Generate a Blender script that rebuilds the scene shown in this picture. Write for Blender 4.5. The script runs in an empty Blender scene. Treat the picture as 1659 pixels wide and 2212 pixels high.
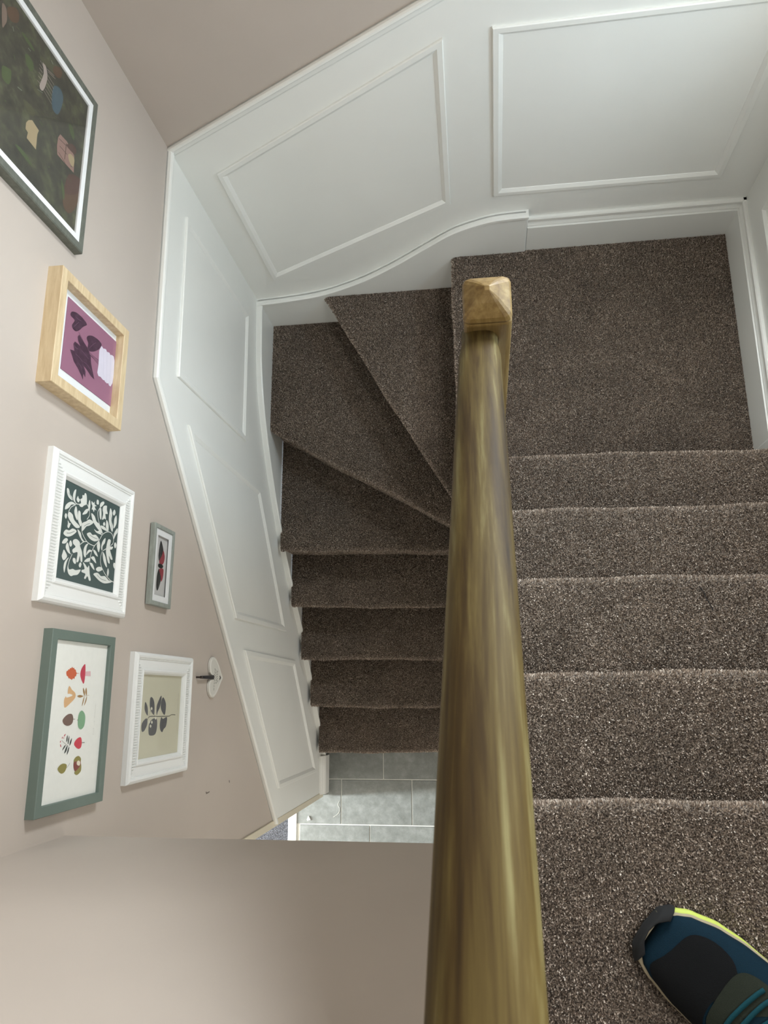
import bpy, bmesh, math, random
from mathutils import Vector
random.seed(7)
S = bpy.context.scene
COL = S.collection

# ------------------------------------------------------------------ camera
cam = bpy.data.cameras.new('camera')
cam.sensor_fit = 'HORIZONTAL'; cam.sensor_width = 36.0
cam.lens = 1587.6876 * 36.0 / 1659.0
cam.clip_start = 0.02; cam.clip_end = 50
cam.dof.use_dof = True; cam.dof.focus_distance = 2.1; cam.dof.aperture_fstop = 19
camo = bpy.data.objects.new('camera', cam); COL.objects.link(camo)
camo.location = (0.8549, -1.5364, 3.9451)
camo.rotation_euler = (0.2418, 0.1346, -0.0053)
S.camera = camo
# ------------------------------------------------------------------ world and light
W = bpy.data.worlds.new('world'); S.world = W; W.use_nodes = True
bg = W.node_tree.nodes['Background']
bg.inputs[0].default_value = (0.75, 0.87, 1.0, 1); bg.inputs[1].default_value = 1.1

def area(name, loc, target, sx, sy, power, col):
    l = bpy.data.lights.new(name, 'AREA'); l.shape = 'RECTANGLE'; l.size = sx; l.size_y = sy
    l.energy = power; l.color = col
    o = bpy.data.objects.new(name, l); COL.objects.link(o); o.location = loc
    o.rotation_euler = (Vector(target) - Vector(loc)).to_track_quat('-Z', 'Y').to_euler()
    return o
# daylight at the three windows (landing back wall, landing side wall, and an added fill source on the upstairs side wall), each just outside its pane
area('landing_window_daylight', (1.48, .09, 3.1), (1.3, -1.0, 3.0), .44, .68, 39, (0.92, 0.97, 1.0))
area('side_window_daylight', (1.84, -0.66, 2.86), (0.7, -1.2, 2.2), .38, .30, 12, (0.62, 0.83, 1.0))
area('upstairs_fill_light', (1.84, -1.5, 4.35), (0, -1.45, 2.6), .70, .84, 34, (0.97, 0.97, 0.96))  # added unseen source, set high to brighten the lower left wall
# daylight in the room beyond the hall doorway, and an added fill light further down the hall
area('side_room_daylight', (-2.9, -2.17, 1.25), (0.5, -2.17, 0.4), 0.26, 1.4, 420, (0.92, 0.97, 1.0))
area('hall_fill_light', (1.0, -3.2, 1.8), (.6, -1.7, 0), .9, .9, 6, (1.0, .93, .82))  # added soft fill for the tiles and lower steps, no fitting behind it
S.view_settings.view_transform = 'Standard'
S.view_settings.look = 'None'
S.view_settings.exposure = -0.05
S.view_settings.gamma = 1.0
S.view_settings.use_curve_mapping = False

# ------------------------------------------------------------------ helpers
def s2l(c):
    return tuple((v/255/12.92 if v/255 <= .04045 else ((v/255+.055)/1.055)**2.4) for v in c) + (1.0,)
def tag(o, label=None, cat=None, group=None, kind=None):
    if label: o['label'] = label
    if cat: o['category'] = cat
    if group: o['group'] = group
    if kind: o['kind'] = kind
    return o
def origin(o):
    v = Vector((0, 0, 0))
    while o: v = v + o.location; o = o.parent
    return v
def mesh(name, V, F, mats, parent=None, mi=None, smooth=False, loc=(0, 0, 0)):
    """world-space vertices -> one object, stored relative to its parent"""
    off = (origin(parent) if parent else Vector((0, 0, 0))) + Vector(loc)
    me = bpy.data.meshes.new(name)
    me.from_pydata([tuple(Vector(v) - off) for v in V], [], F)
    if not isinstance(mats, (list, tuple)): mats = [mats]
    for m in mats: me.materials.append(m)
    if mi:
        for p, i in zip(me.polygons, mi): p.material_index = i
    if smooth:
        for p in me.polygons: p.use_smooth = True
    me.update()
    o = bpy.data.objects.new(name, me); COL.objects.link(o)
    if parent: o.parent = parent
    o.location = loc
    return o
def thing(name, loc, label, cat, group=None):
    o = bpy.data.objects.new(name, None); COL.objects.link(o); o.location = loc
    o.empty_display_size = .05
    return tag(o, label, cat, group)
def bevel(o, w, seg=2, angle=30):
    m = o.modifiers.new('bevel', 'BEVEL'); m.width = w; m.segments = seg
    m.limit_method = 'ANGLE'; m.angle_limit = math.radians(angle)
    return o
class MB:
    def __init__(s): s.V = []; s.F = []; s.M = []
    def box(s, x0, x1, y0, y1, z0, z1, m=0):
        n = len(s.V)
        s.V += [(x, y, z) for z in (z0, z1) for y in (y0, y1) for x in (x0, x1)]
        for f in ((0,2,3,1),(4,5,7,6),(0,1,5,4),(2,6,7,3),(0,4,6,2),(1,3,7,5)):
            s.F.append([n+i for i in f]); s.M.append(m)
    def add(s, V, F, m=0):
        n = len(s.V); s.V += V; s.F += [[n+i for i in f] for f in F]; s.M += [m]*len(F)
    def build(s, name, mats, parent=None, **k): return mesh(name, s.V, s.F, mats, parent, mi=s.M, **k)
def prism(pts, axis, a, b):
    """polygon pts (2D in the two other axes) extruded along axis from a to b"""
    def P(u, v, w):
        return (w, u, v) if axis == 0 else ((u, w, v) if axis == 1 else (u, v, w))
    n = len(pts)
    V = [P(u, v, a) for u, v in pts] + [P(u, v, b) for u, v in pts]
    ar = sum(pts[i][0]*pts[(i+1) % n][1] - pts[(i+1) % n][0]*pts[i][1] for i in range(n))
    F = [list(range(n))[::-1], list(range(n, 2*n))] + [[i, (i+1) % n, n+(i+1) % n, n+i] for i in range(n)]
    flip = (ar < 0) != (axis == 1) if True else False
    if (b < a): flip = not flip
    if flip: F = [f[::-1] for f in F]
    return V, F
def inset(poly, d):
    n = len(poly); out = []
    ar = sum(poly[i][0]*poly[(i+1) % n][1] - poly[(i+1) % n][0]*poly[i][1] for i in range(n))
    s = 1 if ar > 0 else -1
    for i in range(n):
        p0, p1, p2 = (Vector(poly[j % n]) for j in (i-1, i, i+1))
        a = (p1-p0).normalized(); b = (p2-p1).normalized()
        na = Vector((-a.y, a.x))*s; nb = Vector((-b.y, b.x))*s
        k = (na+nb); k = k / k.dot(na) * d if k.length > 1e-6 else na*d
        out.append(tuple(p1+k))
    return out
def onwall(wall, u, v, h):
    if wall == 'left': return (h, u, v)
    if wall == 'back': return (u, -h, v)
    return (1.74-h, u, v)
def smooth_curve(P, sub=4, closed=True):
    n = len(P); out = []
    for i in range(n if closed else n-1):
        g = (lambda j: P[j % n]) if closed else (lambda j: P[max(0, min(n-1, j))])
        p0, p1, p2, p3 = g(i-1), g(i), g(i+1), g(i+2)
        for k in range(sub):
            t = k/sub
            out.append(tuple(.5*((2*b)+(-a+c)*t+(2*a-5*b+4*c-d)*t*t+(-a+3*b-3*c+d)*t**3) for a, b, c, d in zip(p0, p1, p2, p3)))
    if not closed: out.append(tuple(P[-1]))
    return out
def tube(path, r, n=6, flat=1.0):
    V = []; F = []; m = len(path)
    for i, p in enumerate(path):
        t = (Vector(path[min(i+1, m-1)]) - Vector(path[max(i-1, 0)])).normalized()
        a = t.cross(Vector((0, 0, 1)));
        if a.length < 1e-3: a = t.cross(Vector((0, 1, 0)))
        a.normalize(); b = a.cross(t)
        for k in range(n):
            w = 2*math.pi*k/n
            V.append(tuple(Vector(p) + a*math.cos(w)*r + b*math.sin(w)*r*flat))
    for i in range(m-1):
        for k in range(n): F.append([i*n+k, i*n+(k+1) % n, (i+1)*n+(k+1) % n, (i+1)*n+k])
    F += [list(range(n))[::-1], [(m-1)*n+k for k in range(n)]]
    return V, F

# ------------------------------------------------------------------ materials
def nodes(name):
    m = bpy.data.materials.new(name); m.use_nodes = True
    nt = m.node_tree; return m, nt, nt.nodes['Principled BSDF']
def N(nt, t, **k):
    n = nt.nodes.new(t)
    for a, v in k.items():
        if a.startswith('_'): setattr(n, a[1:], v)
        else: n.inputs[a].default_value = v
    return n
def coords(nt, scale=(1, 1, 1)):
    tc = nt.nodes.new('ShaderNodeTexCoord'); mp = nt.nodes.new('ShaderNodeMapping')
    mp.inputs['Scale'].default_value = scale
    nt.links.new(tc.outputs['Object'], mp.inputs['Vector']); return mp.outputs[0]
def ramp(nt, fac, stops):
    r = nt.nodes.new('ShaderNodeValToRGB'); e = r.color_ramp.elements
    while len(e) < len(stops): e.new(.5)
    for el, (p, c) in zip(e, stops): el.position = p; el.color = c
    nt.links.new(fac, r.inputs[0]); return r.outputs[0]
def bump(nt, b, fac, strength, dist):
    n = N(nt, 'ShaderNodeBump', Strength=strength, Distance=dist)
    nt.links.new(fac, n.inputs['Height']); nt.links.new(n.outputs[0], b.inputs['Normal']); return n
def paint(name, c, rough=.5, var=.03, bs=.05, scale=60):
    m, nt, b = nodes(name); v = coords(nt)
    n = N(nt, 'ShaderNodeTexNoise', Scale=2.2, Detail=4.0); nt.links.new(v, n.inputs['Vector'])
    c0 = s2l(c); lo = tuple(x*(1-var) for x in c0[:3]) + (1,); hi = tuple(min(1, x*(1+var)) for x in c0[:3]) + (1,)
    nt.links.new(ramp(nt, n.outputs[0], [(.35, lo), (.65, hi)]), b.inputs['Base Color'])
    b.inputs['Roughness'].default_value = rough
    n2 = N(nt, 'ShaderNodeTexNoise', Scale=scale, Detail=3.0); nt.links.new(v, n2.inputs['Vector'])
    bump(nt, b, n2.outputs[0], bs, .004)
    return m
def plain(name, c, rough=.6, metal=0.0):
    m, nt, b = nodes(name); v = coords(nt)
    n = N(nt, 'ShaderNodeTexNoise', Scale=90.0, Detail=2.0); nt.links.new(v, n.inputs['Vector'])
    c0 = s2l(c)
    nt.links.new(ramp(nt, n.outputs[0], [(.3, tuple(x*.98 for x in c0[:3])+(1,)), (.7, tuple(min(1, x*1.015) for x in c0[:3])+(1,))]), b.inputs['Base Color'])
    b.inputs['Roughness'].default_value = rough; b.inputs['Metallic'].default_value = metal
    return m
def carpet(name, dark, mid, light, scale=330, strength=1.0):
    m, nt, b = nodes(name); v = coords(nt)
    vo = N(nt, 'ShaderNodeTexVoronoi', Scale=float(scale)); nt.links.new(v, vo.inputs['Vector'])
    fi = N(nt, 'ShaderNodeTexNoise', Scale=scale*1.1, Detail=2.0, Roughness=.7); nt.links.new(v, fi.inputs['Vector'])
    mix = N(nt, 'ShaderNodeMath', _operation='MULTIPLY_ADD'); nt.links.new(vo.outputs['Distance'], mix.inputs[0])
    mix.inputs[1].default_value = -.55; nt.links.new(fi.outputs[0], mix.inputs[2])
    col = ramp(nt, mix.outputs[0], [(.06, s2l(dark)), (.24, s2l(mid)), (.46, s2l(light))])
    pa = N(nt, 'ShaderNodeTexNoise', Scale=7.0, Detail=3.0); nt.links.new(v, pa.inputs['Vector'])
    pr = ramp(nt, pa.outputs[0], [(.3, (.80, .80, .80, 1)), (.7, (1.1, 1.1, 1.1, 1))])
    mu = N(nt, 'ShaderNodeMix', _data_type='RGBA', _blend_type='MULTIPLY'); mu.inputs[0].default_value = 1.0
    nt.links.new(col, mu.inputs[6]); nt.links.new(pr, mu.inputs[7])
    nt.links.new(mu.outputs[2], b.inputs['Base Color'])
    b.inputs['Roughness'].default_value = 1.0; b.inputs['Specular IOR Level'].default_value = .1
    b.inputs['Sheen Weight'].default_value = .25; b.inputs['Sheen Roughness'].default_value = .6
    b.inputs['Sheen Tint'].default_value = (.75, .68, .62, 1)
    bump(nt, b, mix.outputs[0], strength, .006)
    return m
def wood(name, stops, sc=(34, 3.0, 20), rough=.38, bstr=.12, spec=.5, tilt=0.0, dist=.3):
    m, nt, b = nodes(name); v = coords(nt)
    m1 = nt.nodes.new('ShaderNodeMapping'); m1.inputs['Rotation'].default_value = (tilt, 0, 0); nt.links.new(v, m1.inputs['Vector'])
    m2 = nt.nodes.new('ShaderNodeMapping'); m2.inputs['Scale'].default_value = sc; nt.links.new(m1.outputs[0], m2.inputs['Vector']); v = m2.outputs[0]
    n = N(nt, 'ShaderNodeTexNoise', Scale=1.6, Detail=8.0, Roughness=.62, Distortion=dist); nt.links.new(v, n.inputs['Vector'])
    nt.links.new(ramp(nt, n.outputs[0], stops), b.inputs['Base Color'])
    b.inputs['Roughness'].default_value = rough; b.inputs['Specular IOR Level'].default_value = spec
    bump(nt, b, n.outputs[0], bstr, .002)
    return m
def glass(name):
    m = bpy.data.materials.new(name); m.use_nodes = True; nt = m.node_tree
    nt.nodes.remove(nt.nodes['Principled BSDF'])
    t = nt.nodes.new('ShaderNodeBsdfTransparent'); g = nt.nodes.new('ShaderNodeBsdfGlossy'); g.inputs['Roughness'].default_value = .05
    f = nt.nodes.new('ShaderNodeFresnel'); f.inputs[0].default_value = 1.35
    mx = nt.nodes.new('ShaderNodeMixShader')
    ge = nt.nodes.new('ShaderNodeNewGeometry'); sb = N(nt, 'ShaderNodeMath', _operation='SUBTRACT'); sb.inputs[0].default_value = 1.0
    nt.links.new(ge.outputs['Backfacing'], sb.inputs[1])
    ml = N(nt, 'ShaderNodeMath', _operation='MULTIPLY'); nt.links.new(f.outputs[0], ml.inputs[0]); nt.links.new(sb.outputs[0], ml.inputs[1])
    nt.links.new(ml.outputs[0], mx.inputs[0]); nt.links.new(t.outputs[0], mx.inputs[1]); nt.links.new(g.outputs[0], mx.inputs[2])
    nt.links.new(mx.outputs[0], nt.nodes['Material Output'].inputs[0])
    return m
def fabric(name, c, sc=900):
    m, nt, b = nodes(name); v = coords(nt)
    n = N(nt, 'ShaderNodeTexNoise', Scale=float(sc), Detail=2.0); nt.links.new(v, n.inputs['Vector'])
    c0 = s2l(c); nt.links.new(ramp(nt, n.outputs[0], [(.3, tuple(x*.8 for x in c0[:3])+(1,)), (.7, tuple(x*1.2 for x in c0[:3])+(1,))]), b.inputs['Base Color'])
    b.inputs['Roughness'].default_value = .85; b.inputs['Specular IOR Level'].default_value = .15; bump(nt, b, n.outputs[0], .4, .001); return m
PINK = paint('dusky pink wall paint', (190, 180, 170), .75)
WHITE = paint('white satin wood paint', (239, 240, 235), .38, .02, .05, 40)
CEIL = paint('white ceiling paint', (232, 230, 224), .8)
CARPET = carpet('brown grey twist pile carpet', (48, 38, 31), (110, 97, 85), (176, 162, 146))
def pilemat():
    m, nt, b = nodes('brown grey twist pile tufts')
    a = nt.nodes.new('ShaderNodeAttribute'); a.attribute_name = 'tuft'
    c = ramp(nt, a.outputs['Fac'], [(.0, s2l((110, 96, 84))), (.5, s2l((166, 149, 134))), (.92, s2l((208, 193, 177))), (1.0, s2l((236, 226, 213)))])
    v = coords(nt); pa = N(nt, 'ShaderNodeTexNoise', Scale=7.0, Detail=3.0); nt.links.new(v, pa.inputs['Vector'])
    pr = ramp(nt, pa.outputs[0], [(.3, (.84, .84, .84, 1)), (.7, (1.08, 1.08, 1.08, 1))])
    mu = N(nt, 'ShaderNodeMix', _data_type='RGBA', _blend_type='MULTIPLY'); mu.inputs[0].default_value = 1.0
    nt.links.new(c, mu.inputs[6]); nt.links.new(pr, mu.inputs[7]); nt.links.new(mu.outputs[2], b.inputs['Base Color'])
    b.inputs['Roughness'].default_value = .8; b.inputs['Specular IOR Level'].default_value = .25
    return m
PILE = pilemat()
CARPET_B = carpet('blue grey side room carpet', (48, 50, 54), (82, 85, 92), (132, 137, 145), 260)
RAIL = wood('worn varnished handrail timber', [(.25, s2l((31, 20, 7))), (.42, s2l((58, 44, 18))), (.57, s2l((82, 69, 35))), (.74, s2l((122, 116, 79)))], (34, 1.6, 34), .6, .08, .15, math.atan(.9187), .35)
NEWEL = wood('worn varnished newel timber', [(.2, s2l((84, 60, 30))), (.45, s2l((112, 90, 50))), (.6, s2l((128, 106, 64))), (.8, s2l((146, 130, 88)))], (50, 50, 3), .5, .08, .3)
OAK = wood('pale oak frame', [(.3, s2l((196, 172, 134))), (.55, s2l((214, 193, 156))), (.75, s2l((226, 208, 174)))], (60, 8, 60), .5)
GREYWOOD = wood('sage grey stained frame', [(.3, s2l((132, 138, 131))), (.7, s2l((156, 162, 154)))], (60, 20, 60), .6)
DKGREY = wood('dark grey green frame', [(.3, s2l((88, 92, 84))), (.7, s2l((112, 116, 106)))], (60, 20, 60), .5)
GREEN = paint('flat grey green frame paint', (108, 123, 115), .55)
FRAMEW = paint('white frame paint', (238, 240, 238), .45, .02, .04, 400)
MAT = plain('white mat board', (232, 234, 234), .8)
GLASS = glass('picture glass')
GROUT = plain('pale grout', (212, 213, 205), .8)
def tilemat():
    m, nt, b = nodes('grey stone effect tile'); v = coords(nt)
    oi = nt.nodes.new('ShaderNodeObjectInfo')
    ad = N(nt, 'ShaderNodeVectorMath', _operation='ADD'); nt.links.new(v, ad.inputs[0]); nt.links.new(oi.outputs['Location'], ad.inputs[1])
    n = N(nt, 'ShaderNodeTexNoise', Scale=16.0, Detail=10.0, Roughness=.72); nt.links.new(ad.outputs[0], n.inputs['Vector'])
    nt.links.new(ramp(nt, n.outputs[0], [(.3, s2l((98, 101, 97))), (.5, s2l((117, 121, 117))), (.72, s2l((140, 144, 140)))]), b.inputs['Base Color'])
    b.inputs['Roughness'].default_value = .42
    n2 = N(nt, 'ShaderNodeTexNoise', Scale=120.0, Detail=3.0); nt.links.new(v, n2.inputs['Vector'])
    bump(nt, b, n2.outputs[0], .12, .002)
    return m
TILE = tilemat()

# ------------------------------------------------------------------ room shell
R_ = 0.2
def shell(name, boxes, m, parent=None):
    b = MB()
    for x in boxes: b.box(*x)
    o = b.build(name, m, parent)
    if not parent: o['kind'] = 'structure'
    return o
wl = shell('wall_left', [(-.13, 0, -2.04, .13, -.3, 5.0), (-.13, 0, -2.95, -2.04, 2.05, 5.0), (-.13, 0, -4.2, -2.95, -.3, 5.0)], PINK)
def pierced(name, axis, u0, u1, z0, z1, holes, m):
    """a wall slab 0.13 thick with window openings; axis 'back' spans x, 'right' spans y"""
    us = sorted({u0, u1} | {h for w in holes for h in w[:2]}); zs = sorted({z0, z1} | {h for w in holes for h in w[2:]})
    bx = []
    for a, b_ in zip(us, us[1:]):
        for c, d in zip(zs, zs[1:]):
            if any(h[0] < (a+b_)/2 < h[1] and h[2] < (c+d)/2 < h[3] for h in holes): continue
            bx.append((a, b_, 0, .13, c, d) if axis == 'back' else (1.74, 1.87, a, b_, c, d))
    return shell(name, bx, m)
WB = (1.22, 1.72, 2.73, 3.48); WR1 = (-.90, -.44, 2.68, 3.04); WR2 = (-1.90, -1.10, 3.88, 4.82)
wb = pierced('wall_back', 'back', 0, 1.87, -.3, 5.0, [WB], PINK)
wr = pierced('wall_right', 'right', -3.8, 0, 0, 5.0, [WR1, WR2], PINK)
wf = shell('wall_front', [(0, .87, -1.93, -1.811, 2.448, 5.0)], PINK)
shell('wall_rear', [(.87, 1.74, -3.92, -3.8, 2.448, 5.0)], PINK)
shell('wall_side', [(.75, .87, -3.8, -1.93, 2.6, 5.0)], PINK)
shell('ceiling', [(-.13, 1.87, -3.92, .13, 5.0, 5.1)], CEIL)
shell('ceiling_hall', [(0, 1.74, -4.2, -1.93, 2.448, 2.5)], CEIL)
shell('wall_hall', [(-.13, 1.87, -4.3, -4.2, -.3, 2.448)], PINK)
shell('wall_side_room', [(-3.2, -.13, -1.9, -1.8, -.3, 2.5), (-3.2, -.13, -4.3, -4.2, -.3, 2.5), (-3.3, -3.2, -4.3, -1.8, -.3, 2.5)], PINK)
shell('ceiling_side_room', [(-3.2, -.13, -4.2, -1.9, 2.448, 2.5)], CEIL)

# the three windows; the upstairs one is added to let the fill light in
def window(name, axis, r):
    u0, u1, z0, z1 = r; b = MB(); f = .035
    def bx(b, a, c, d, e, n0, n1):
        if axis == 'back': b.box(a, c, n0, n1, d, e)
        else: b.box(1.74+n0, 1.74+n1, a, c, d, e)
    um = (u0+u1)/2
    for a in ((u0, u0+f, z0, z1), (u1-f, u1, z0, z1), (u0+f, u1-f, z0, z0+f), (u0+f, u1-f, z1-f, z1)): bx(b, *a, .02, .07)
    w = b.build(name, WHITE); w['kind'] = 'structure'
    g = MB(); bx(g, u0+f, u1-f, z0+f, z1-f, .043, .047); g.build('pane', GLASS, w)
    g = MB(); bx(g, u0-.02, u1+.02, z0-.02, z0, -.03, .02); g.build('window_sill', WHITE, w)
window('window_1', 'back', WB); window('window_2', 'right', WR1); window('added_window', 'right', WR2)

# hall floor: grout bed with single tiles, side-room carpet, threshold
fl = shell('floor', [(-.135, 1.74, -4.2, -.9, -.06, -.004)], GROUT)
TW, TH, GP = .364, .2185, .005
tile_me = None
for row in range(-2, 7):
    y1 = -1.963 - row*TH
    off = {0: .097, 1: .245, 2: .02}[row % 3] if row >= 0 else (.315 if row == -1 else .17)
    for k in range(-1, 4):
        x0 = off + k*TW; x1 = x0 + TW
        xa, xb = max(x0+GP/2, -.134), min(x1-GP/2, .84 if y1 > -1.8 else 1.735)
        if xb - xa < .02: continue
        b = MB(); b.box(xa, xb, y1-TH+GP/2, y1-GP/2, -.008, 0)
        t = b.build('tile', TILE, fl, loc=((xa+xb)/2, y1-TH/2, 0)); bevel(t, .0012, 1)
# tile() vertices were given in world space; loc only sets the origin
fc = shell('floor_side_room', [(-3.2, -.177, -4.2, -1.9, -.06, -.002)], CARPET_B)
b = MB(); b.box(-.178, -.134, -2.95, -2.05, -.004, .006)
o = bevel(b.build('trim_1', WHITE), .003); o['kind'] = 'structure'

# ------------------------------------------------------------------ wainscot on the two walls
CAPL = [(0.0, 2.236), (-.712, 2.222), (-2.036, .913)]
CAPB = [(0.0, 2.236), (.87, 2.655), (1.74, 2.655)]
def plate(name, wall, pts, h, m, parent):
    V = [onwall(wall, u, v, 0.0) for u, v in pts] + [onwall(wall, u, v, h) for u, v in pts]
    n = len(pts)
    F = [list(range(n)), list(range(n, 2*n))] + [[i, (i+1) % n, n+(i+1) % n, n+i] for i in range(n)]
    o = mesh(name, V, F, m, parent)
    bm = bmesh.new(); bm.from_mesh(o.data); bmesh.ops.recalc_face_normals(bm, faces=bm.faces); bm.to_mesh(o.data); bm.free()
    return o
plate('wainscot_board', 'left', CAPL + [(-2.036, .0), (0, 0)], .004, WHITE, wl)
plate('wainscot_board', 'back', CAPB + [(1.74, 1.2), (0, .9)], .004, WHITE, wb)
def fixn(o):
    bm = bmesh.new(); bm.from_mesh(o.data); bmesh.ops.recalc_face_normals(bm, faces=bm.faces); bm.to_mesh(o.data); bm.free(); return o
def run_moulding(name, wall, path, prof, m, parent):
    """prof: (distance below the path, height off the wall)"""
    n = len(path); rows = []
    for i in range(n):
        p = Vector(path[i]); ds = []
        if i > 0: ds.append((p-Vector(path[i-1])).normalized())
        if i < n-1: ds.append((Vector(path[i+1])-p).normalized())
        ns = [Vector((-d.y, d.x)) for d in ds]
        ns = [q if q.y > 0 else -q for q in ns]
        k = sum(ns, Vector((0, 0))); k = k / k.dot(ns[0])
        if i == 0 or i == n-1: k = Vector((0, 1.0/max(.3, ns[0].y)))
        rows.append([onwall(wall, *(p-k*d), h) for d, h in prof])
    V = [v for r in rows for v in r]; c = len(prof); F = []
    for i in range(n-1):
        for j in range(c): F.append([i*c+j, i*c+(j+1) % c, (i+1)*c+(j+1) % c, (i+1)*c+j])
    F += [list(range(c)), [(n-1)*c+j for j in range(c)]]
    return fixn(mesh(name, V, F, m, parent))
capprof = [(0, .0), (0, .012), (.003, .016), (.009, .017), (.013, .014), (.017, .013), (.024, .012), (.031, .007), (.033, .0)]
run_moulding('dado_rail', 'left', CAPL, capprof, WHITE, wl)
run_moulding('dado_rail', 'back', CAPB, capprof, WHITE, wb)
def panel(wall, poly, parent, w=.026):
    prof = [(0, .004), (.0, .009), (.002, .0115), (.015, .0115), (.019, .009), (w-.001, .0055), (w, .004)]
    rings = [inset(poly, d) for d, h in prof]; n = len(poly)
    for i in range(n):
        j = (i+1) % n; V = []
        for q in (i, j):
            V += [onwall(wall, *rings[k][q], prof[k][1]) for k in range(len(prof))]
        c = len(prof)
        F = [[k, k+1, c+k+1, c+k] for k in range(c-1)] + [[0, c, 2*c-1, c-1], list(range(c)), list(range(c, 2*c))]
        fixn(mesh('panel_moulding', V, F, WHITE, parent))
panel('left', [(-.128, 2.092), (-.645, 2.078), (-.628, 1.462), (-.122, 1.485)], wl)
panel('left', [(-.758, 1.985), (-1.281, 1.488), (-1.273, .830), (-.757, 1.268)], wl)
panel('left', [(-1.382, 1.379), (-1.906, .876), (-1.908, .196), (-1.389, .670)], wl)
panel('back', [(.105, 2.116), (.809, 2.497), (.799, 1.880), (.112, 1.520)], wb)
panel('back', [(.927, 2.510), (1.625, 2.510), (1.625, 1.889), (.935, 1.897)], wb)
plate('wainscot_board', 'right', [(0, 2.655), (-.80, 2.655), (-.80, 1.2), (0, 1.2)], .004, WHITE, wr)
run_moulding('dado_rail', 'right', [(0, 2.655), (-.80, 2.655)], capprof, WHITE, wr)
panel('right', [(-.115, 2.50), (-.70, 2.50), (-.70, 1.868), (-.115, 1.868)], wr)
# casing strip on the end of the left wall, beside the doorway
b = MB(); b.box(-.001, .006, -2.046, -2.020, 0.02, 2.05)
bevel(b.build('door_casing', paint('cream casing paint', (222, 214, 192), .5), wl), .002)
# two small scuffs on the pink wall
SCUFF = plain('grey scuff', (120, 112, 104), .9)
mesh('scuff_mark', [(.0006, -1.822, 1.672), (.0006, -1.829, 1.668), (.0006, -1.827, 1.64), (.0006, -1.824, 1.64), (.0006, -1.8255, 1.663), (.0006, -1.822, 1.667)], [[0, 1, 2, 3, 4, 5]], SCUFF, wl)
mesh('scuff_mark', [(.0006, -1.811, 1.467), (.0006, -1.8115, 1.46), (.0006, -1.819, 1.457), (.0006, -1.819, 1.464)], [[0, 1, 2, 3]], SCUFF, wl)

# skirting on the landing, short skirting at the foot of the stairs
skp = [(0, 0), (0, .013), (.004, .016), (.012, .016), (.016, .010), (.024, .012), (.034, .017), (.040, .012), (.043, .020), (.175, .020), (.175, 0)]
def skirt(name, wall, path):
    o = run_moulding(name, wall, path, skp, WHITE, None); o['kind'] = 'structure'; return o
skirt('baseboard_back', 'back', [(1.05, 1.772), (1.74, 1.772)])
skirt('baseboard_right', 'right', [(0.0, 1.772), (-.80, 1.772)])
o = run_moulding('baseboard_left', 'left', [(-1.842, .105), (-2.026, .105)], [(0, 0), (0, .012), (.006, .018), (.014, .018), (.02, .024), (.03, .030), (.105, .032), (.105, 0)], WHITE, None); o['kind'] = 'structure'

# ------------------------------------------------------------------ staircase
st = thing('staircase', (.4, -1.0, 0), 'winding staircase in brown grey carpet with a painted white outer string', 'staircase')
def step(name, A, B, dA, dB, back, z, rise, parent, n=16, nr=.017, over=.018):
    A = Vector(A); B = Vector(B); dA = Vector(dA).normalized(); dB = Vector(dB).normalized()
    e = (B-A).normalized(); nrm = Vector((-e.y, e.x))          # points backwards (into the tread)
    if nrm.dot(dA+dB) < 0: nrm = -nrm
    prof = [(over+.004, -rise), (over+.002, -.05), (over, -.04), (.010, -.034)]
    for k in range(9):
        a = -math.pi*.62 + math.pi*1.12*k/8
        prof.append((nr - nr*math.cos(a), -nr + nr*math.sin(a)))
    prof += [(nr+.02, 0.0012), (nr+.05, .0005)]
    V = []; c = len(prof)
    ph = random.uniform(0, 6)
    for i in range(n+1):
        t = i/n; p = A.lerp(B, t)
        wob = .0022*math.sin(t*9+ph) + .0014*math.sin(t*23+2*ph)
        d = (dA.lerp(dB, t)).normalized(); dd = d/max(.2, d.dot(nrm))
        for o_, h in prof:
            q = p + dd*(o_ + wob)
            V.append((q.x, q.y, z + h))
    F = []
    for i in range(n):
        for j in range(c-1): F.append([i*c+j, (i+1)*c+j, (i+1)*c+j+1, i*c+j+1])
    top = [i*c+c-1 for i in range(n+1)]
    k0 = len(V); V += [(x, y, z) for x, y in back]
    F.append(top + [k0+i for i in range(len(back))])
    o = mesh(name, V, F, CARPET, parent, smooth=True)
    fixn(o)
    # keep the top facing up
    if o.data.polygons[-1].normal.z < 0: o.data.flip_normals()
    return o
LO = [((.02, -1.816), (.84, -1.812)), ((.02, -1.593), (.84, -1.601)), ((.02, -1.379), (.84, -1.389)), ((.02, -1.162), (.84, -1.181)), ((.02, -.949), (.84, -.975))]
for k, (A, B) in enumerate(LO):
    bk = (LO[k+1][1][1]+.05, LO[k+1][0][1]+.05) if k < 4 else (-.80, -.40)
    step('carpeted_step', A, B, (0, 1), (0, 1), [(.84, bk[0]), (.02, bk[1])], .2*(k+1), R_, st)
step('carpeted_step', (.02, -.488), (.838, -.961), (0, 1), (0, 1), [(.838, -.84), (.30, -.018), (.02, -.018)], 1.2, R_, st)
step('carpeted_step', (.277, -.018), (.822, -.969), (1, 0), (.3, 1), [(.85, -.85), (.85, -.018)], 1.4, R_, st)
step('carpeted_landing', (.79, -.018), (.79, -.872), (1, 0), (1, 0), [(1.722, -.872), (1.722, -.018)], 1.6, R_, st)
UP = [((.872, -.840), (1.722, -.855)), ((.872, -1.060), (1.722, -1.066)), ((.872, -1.275), (1.722, -1.283)), ((.872, -1.499), (1.722, -1.498))]
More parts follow.
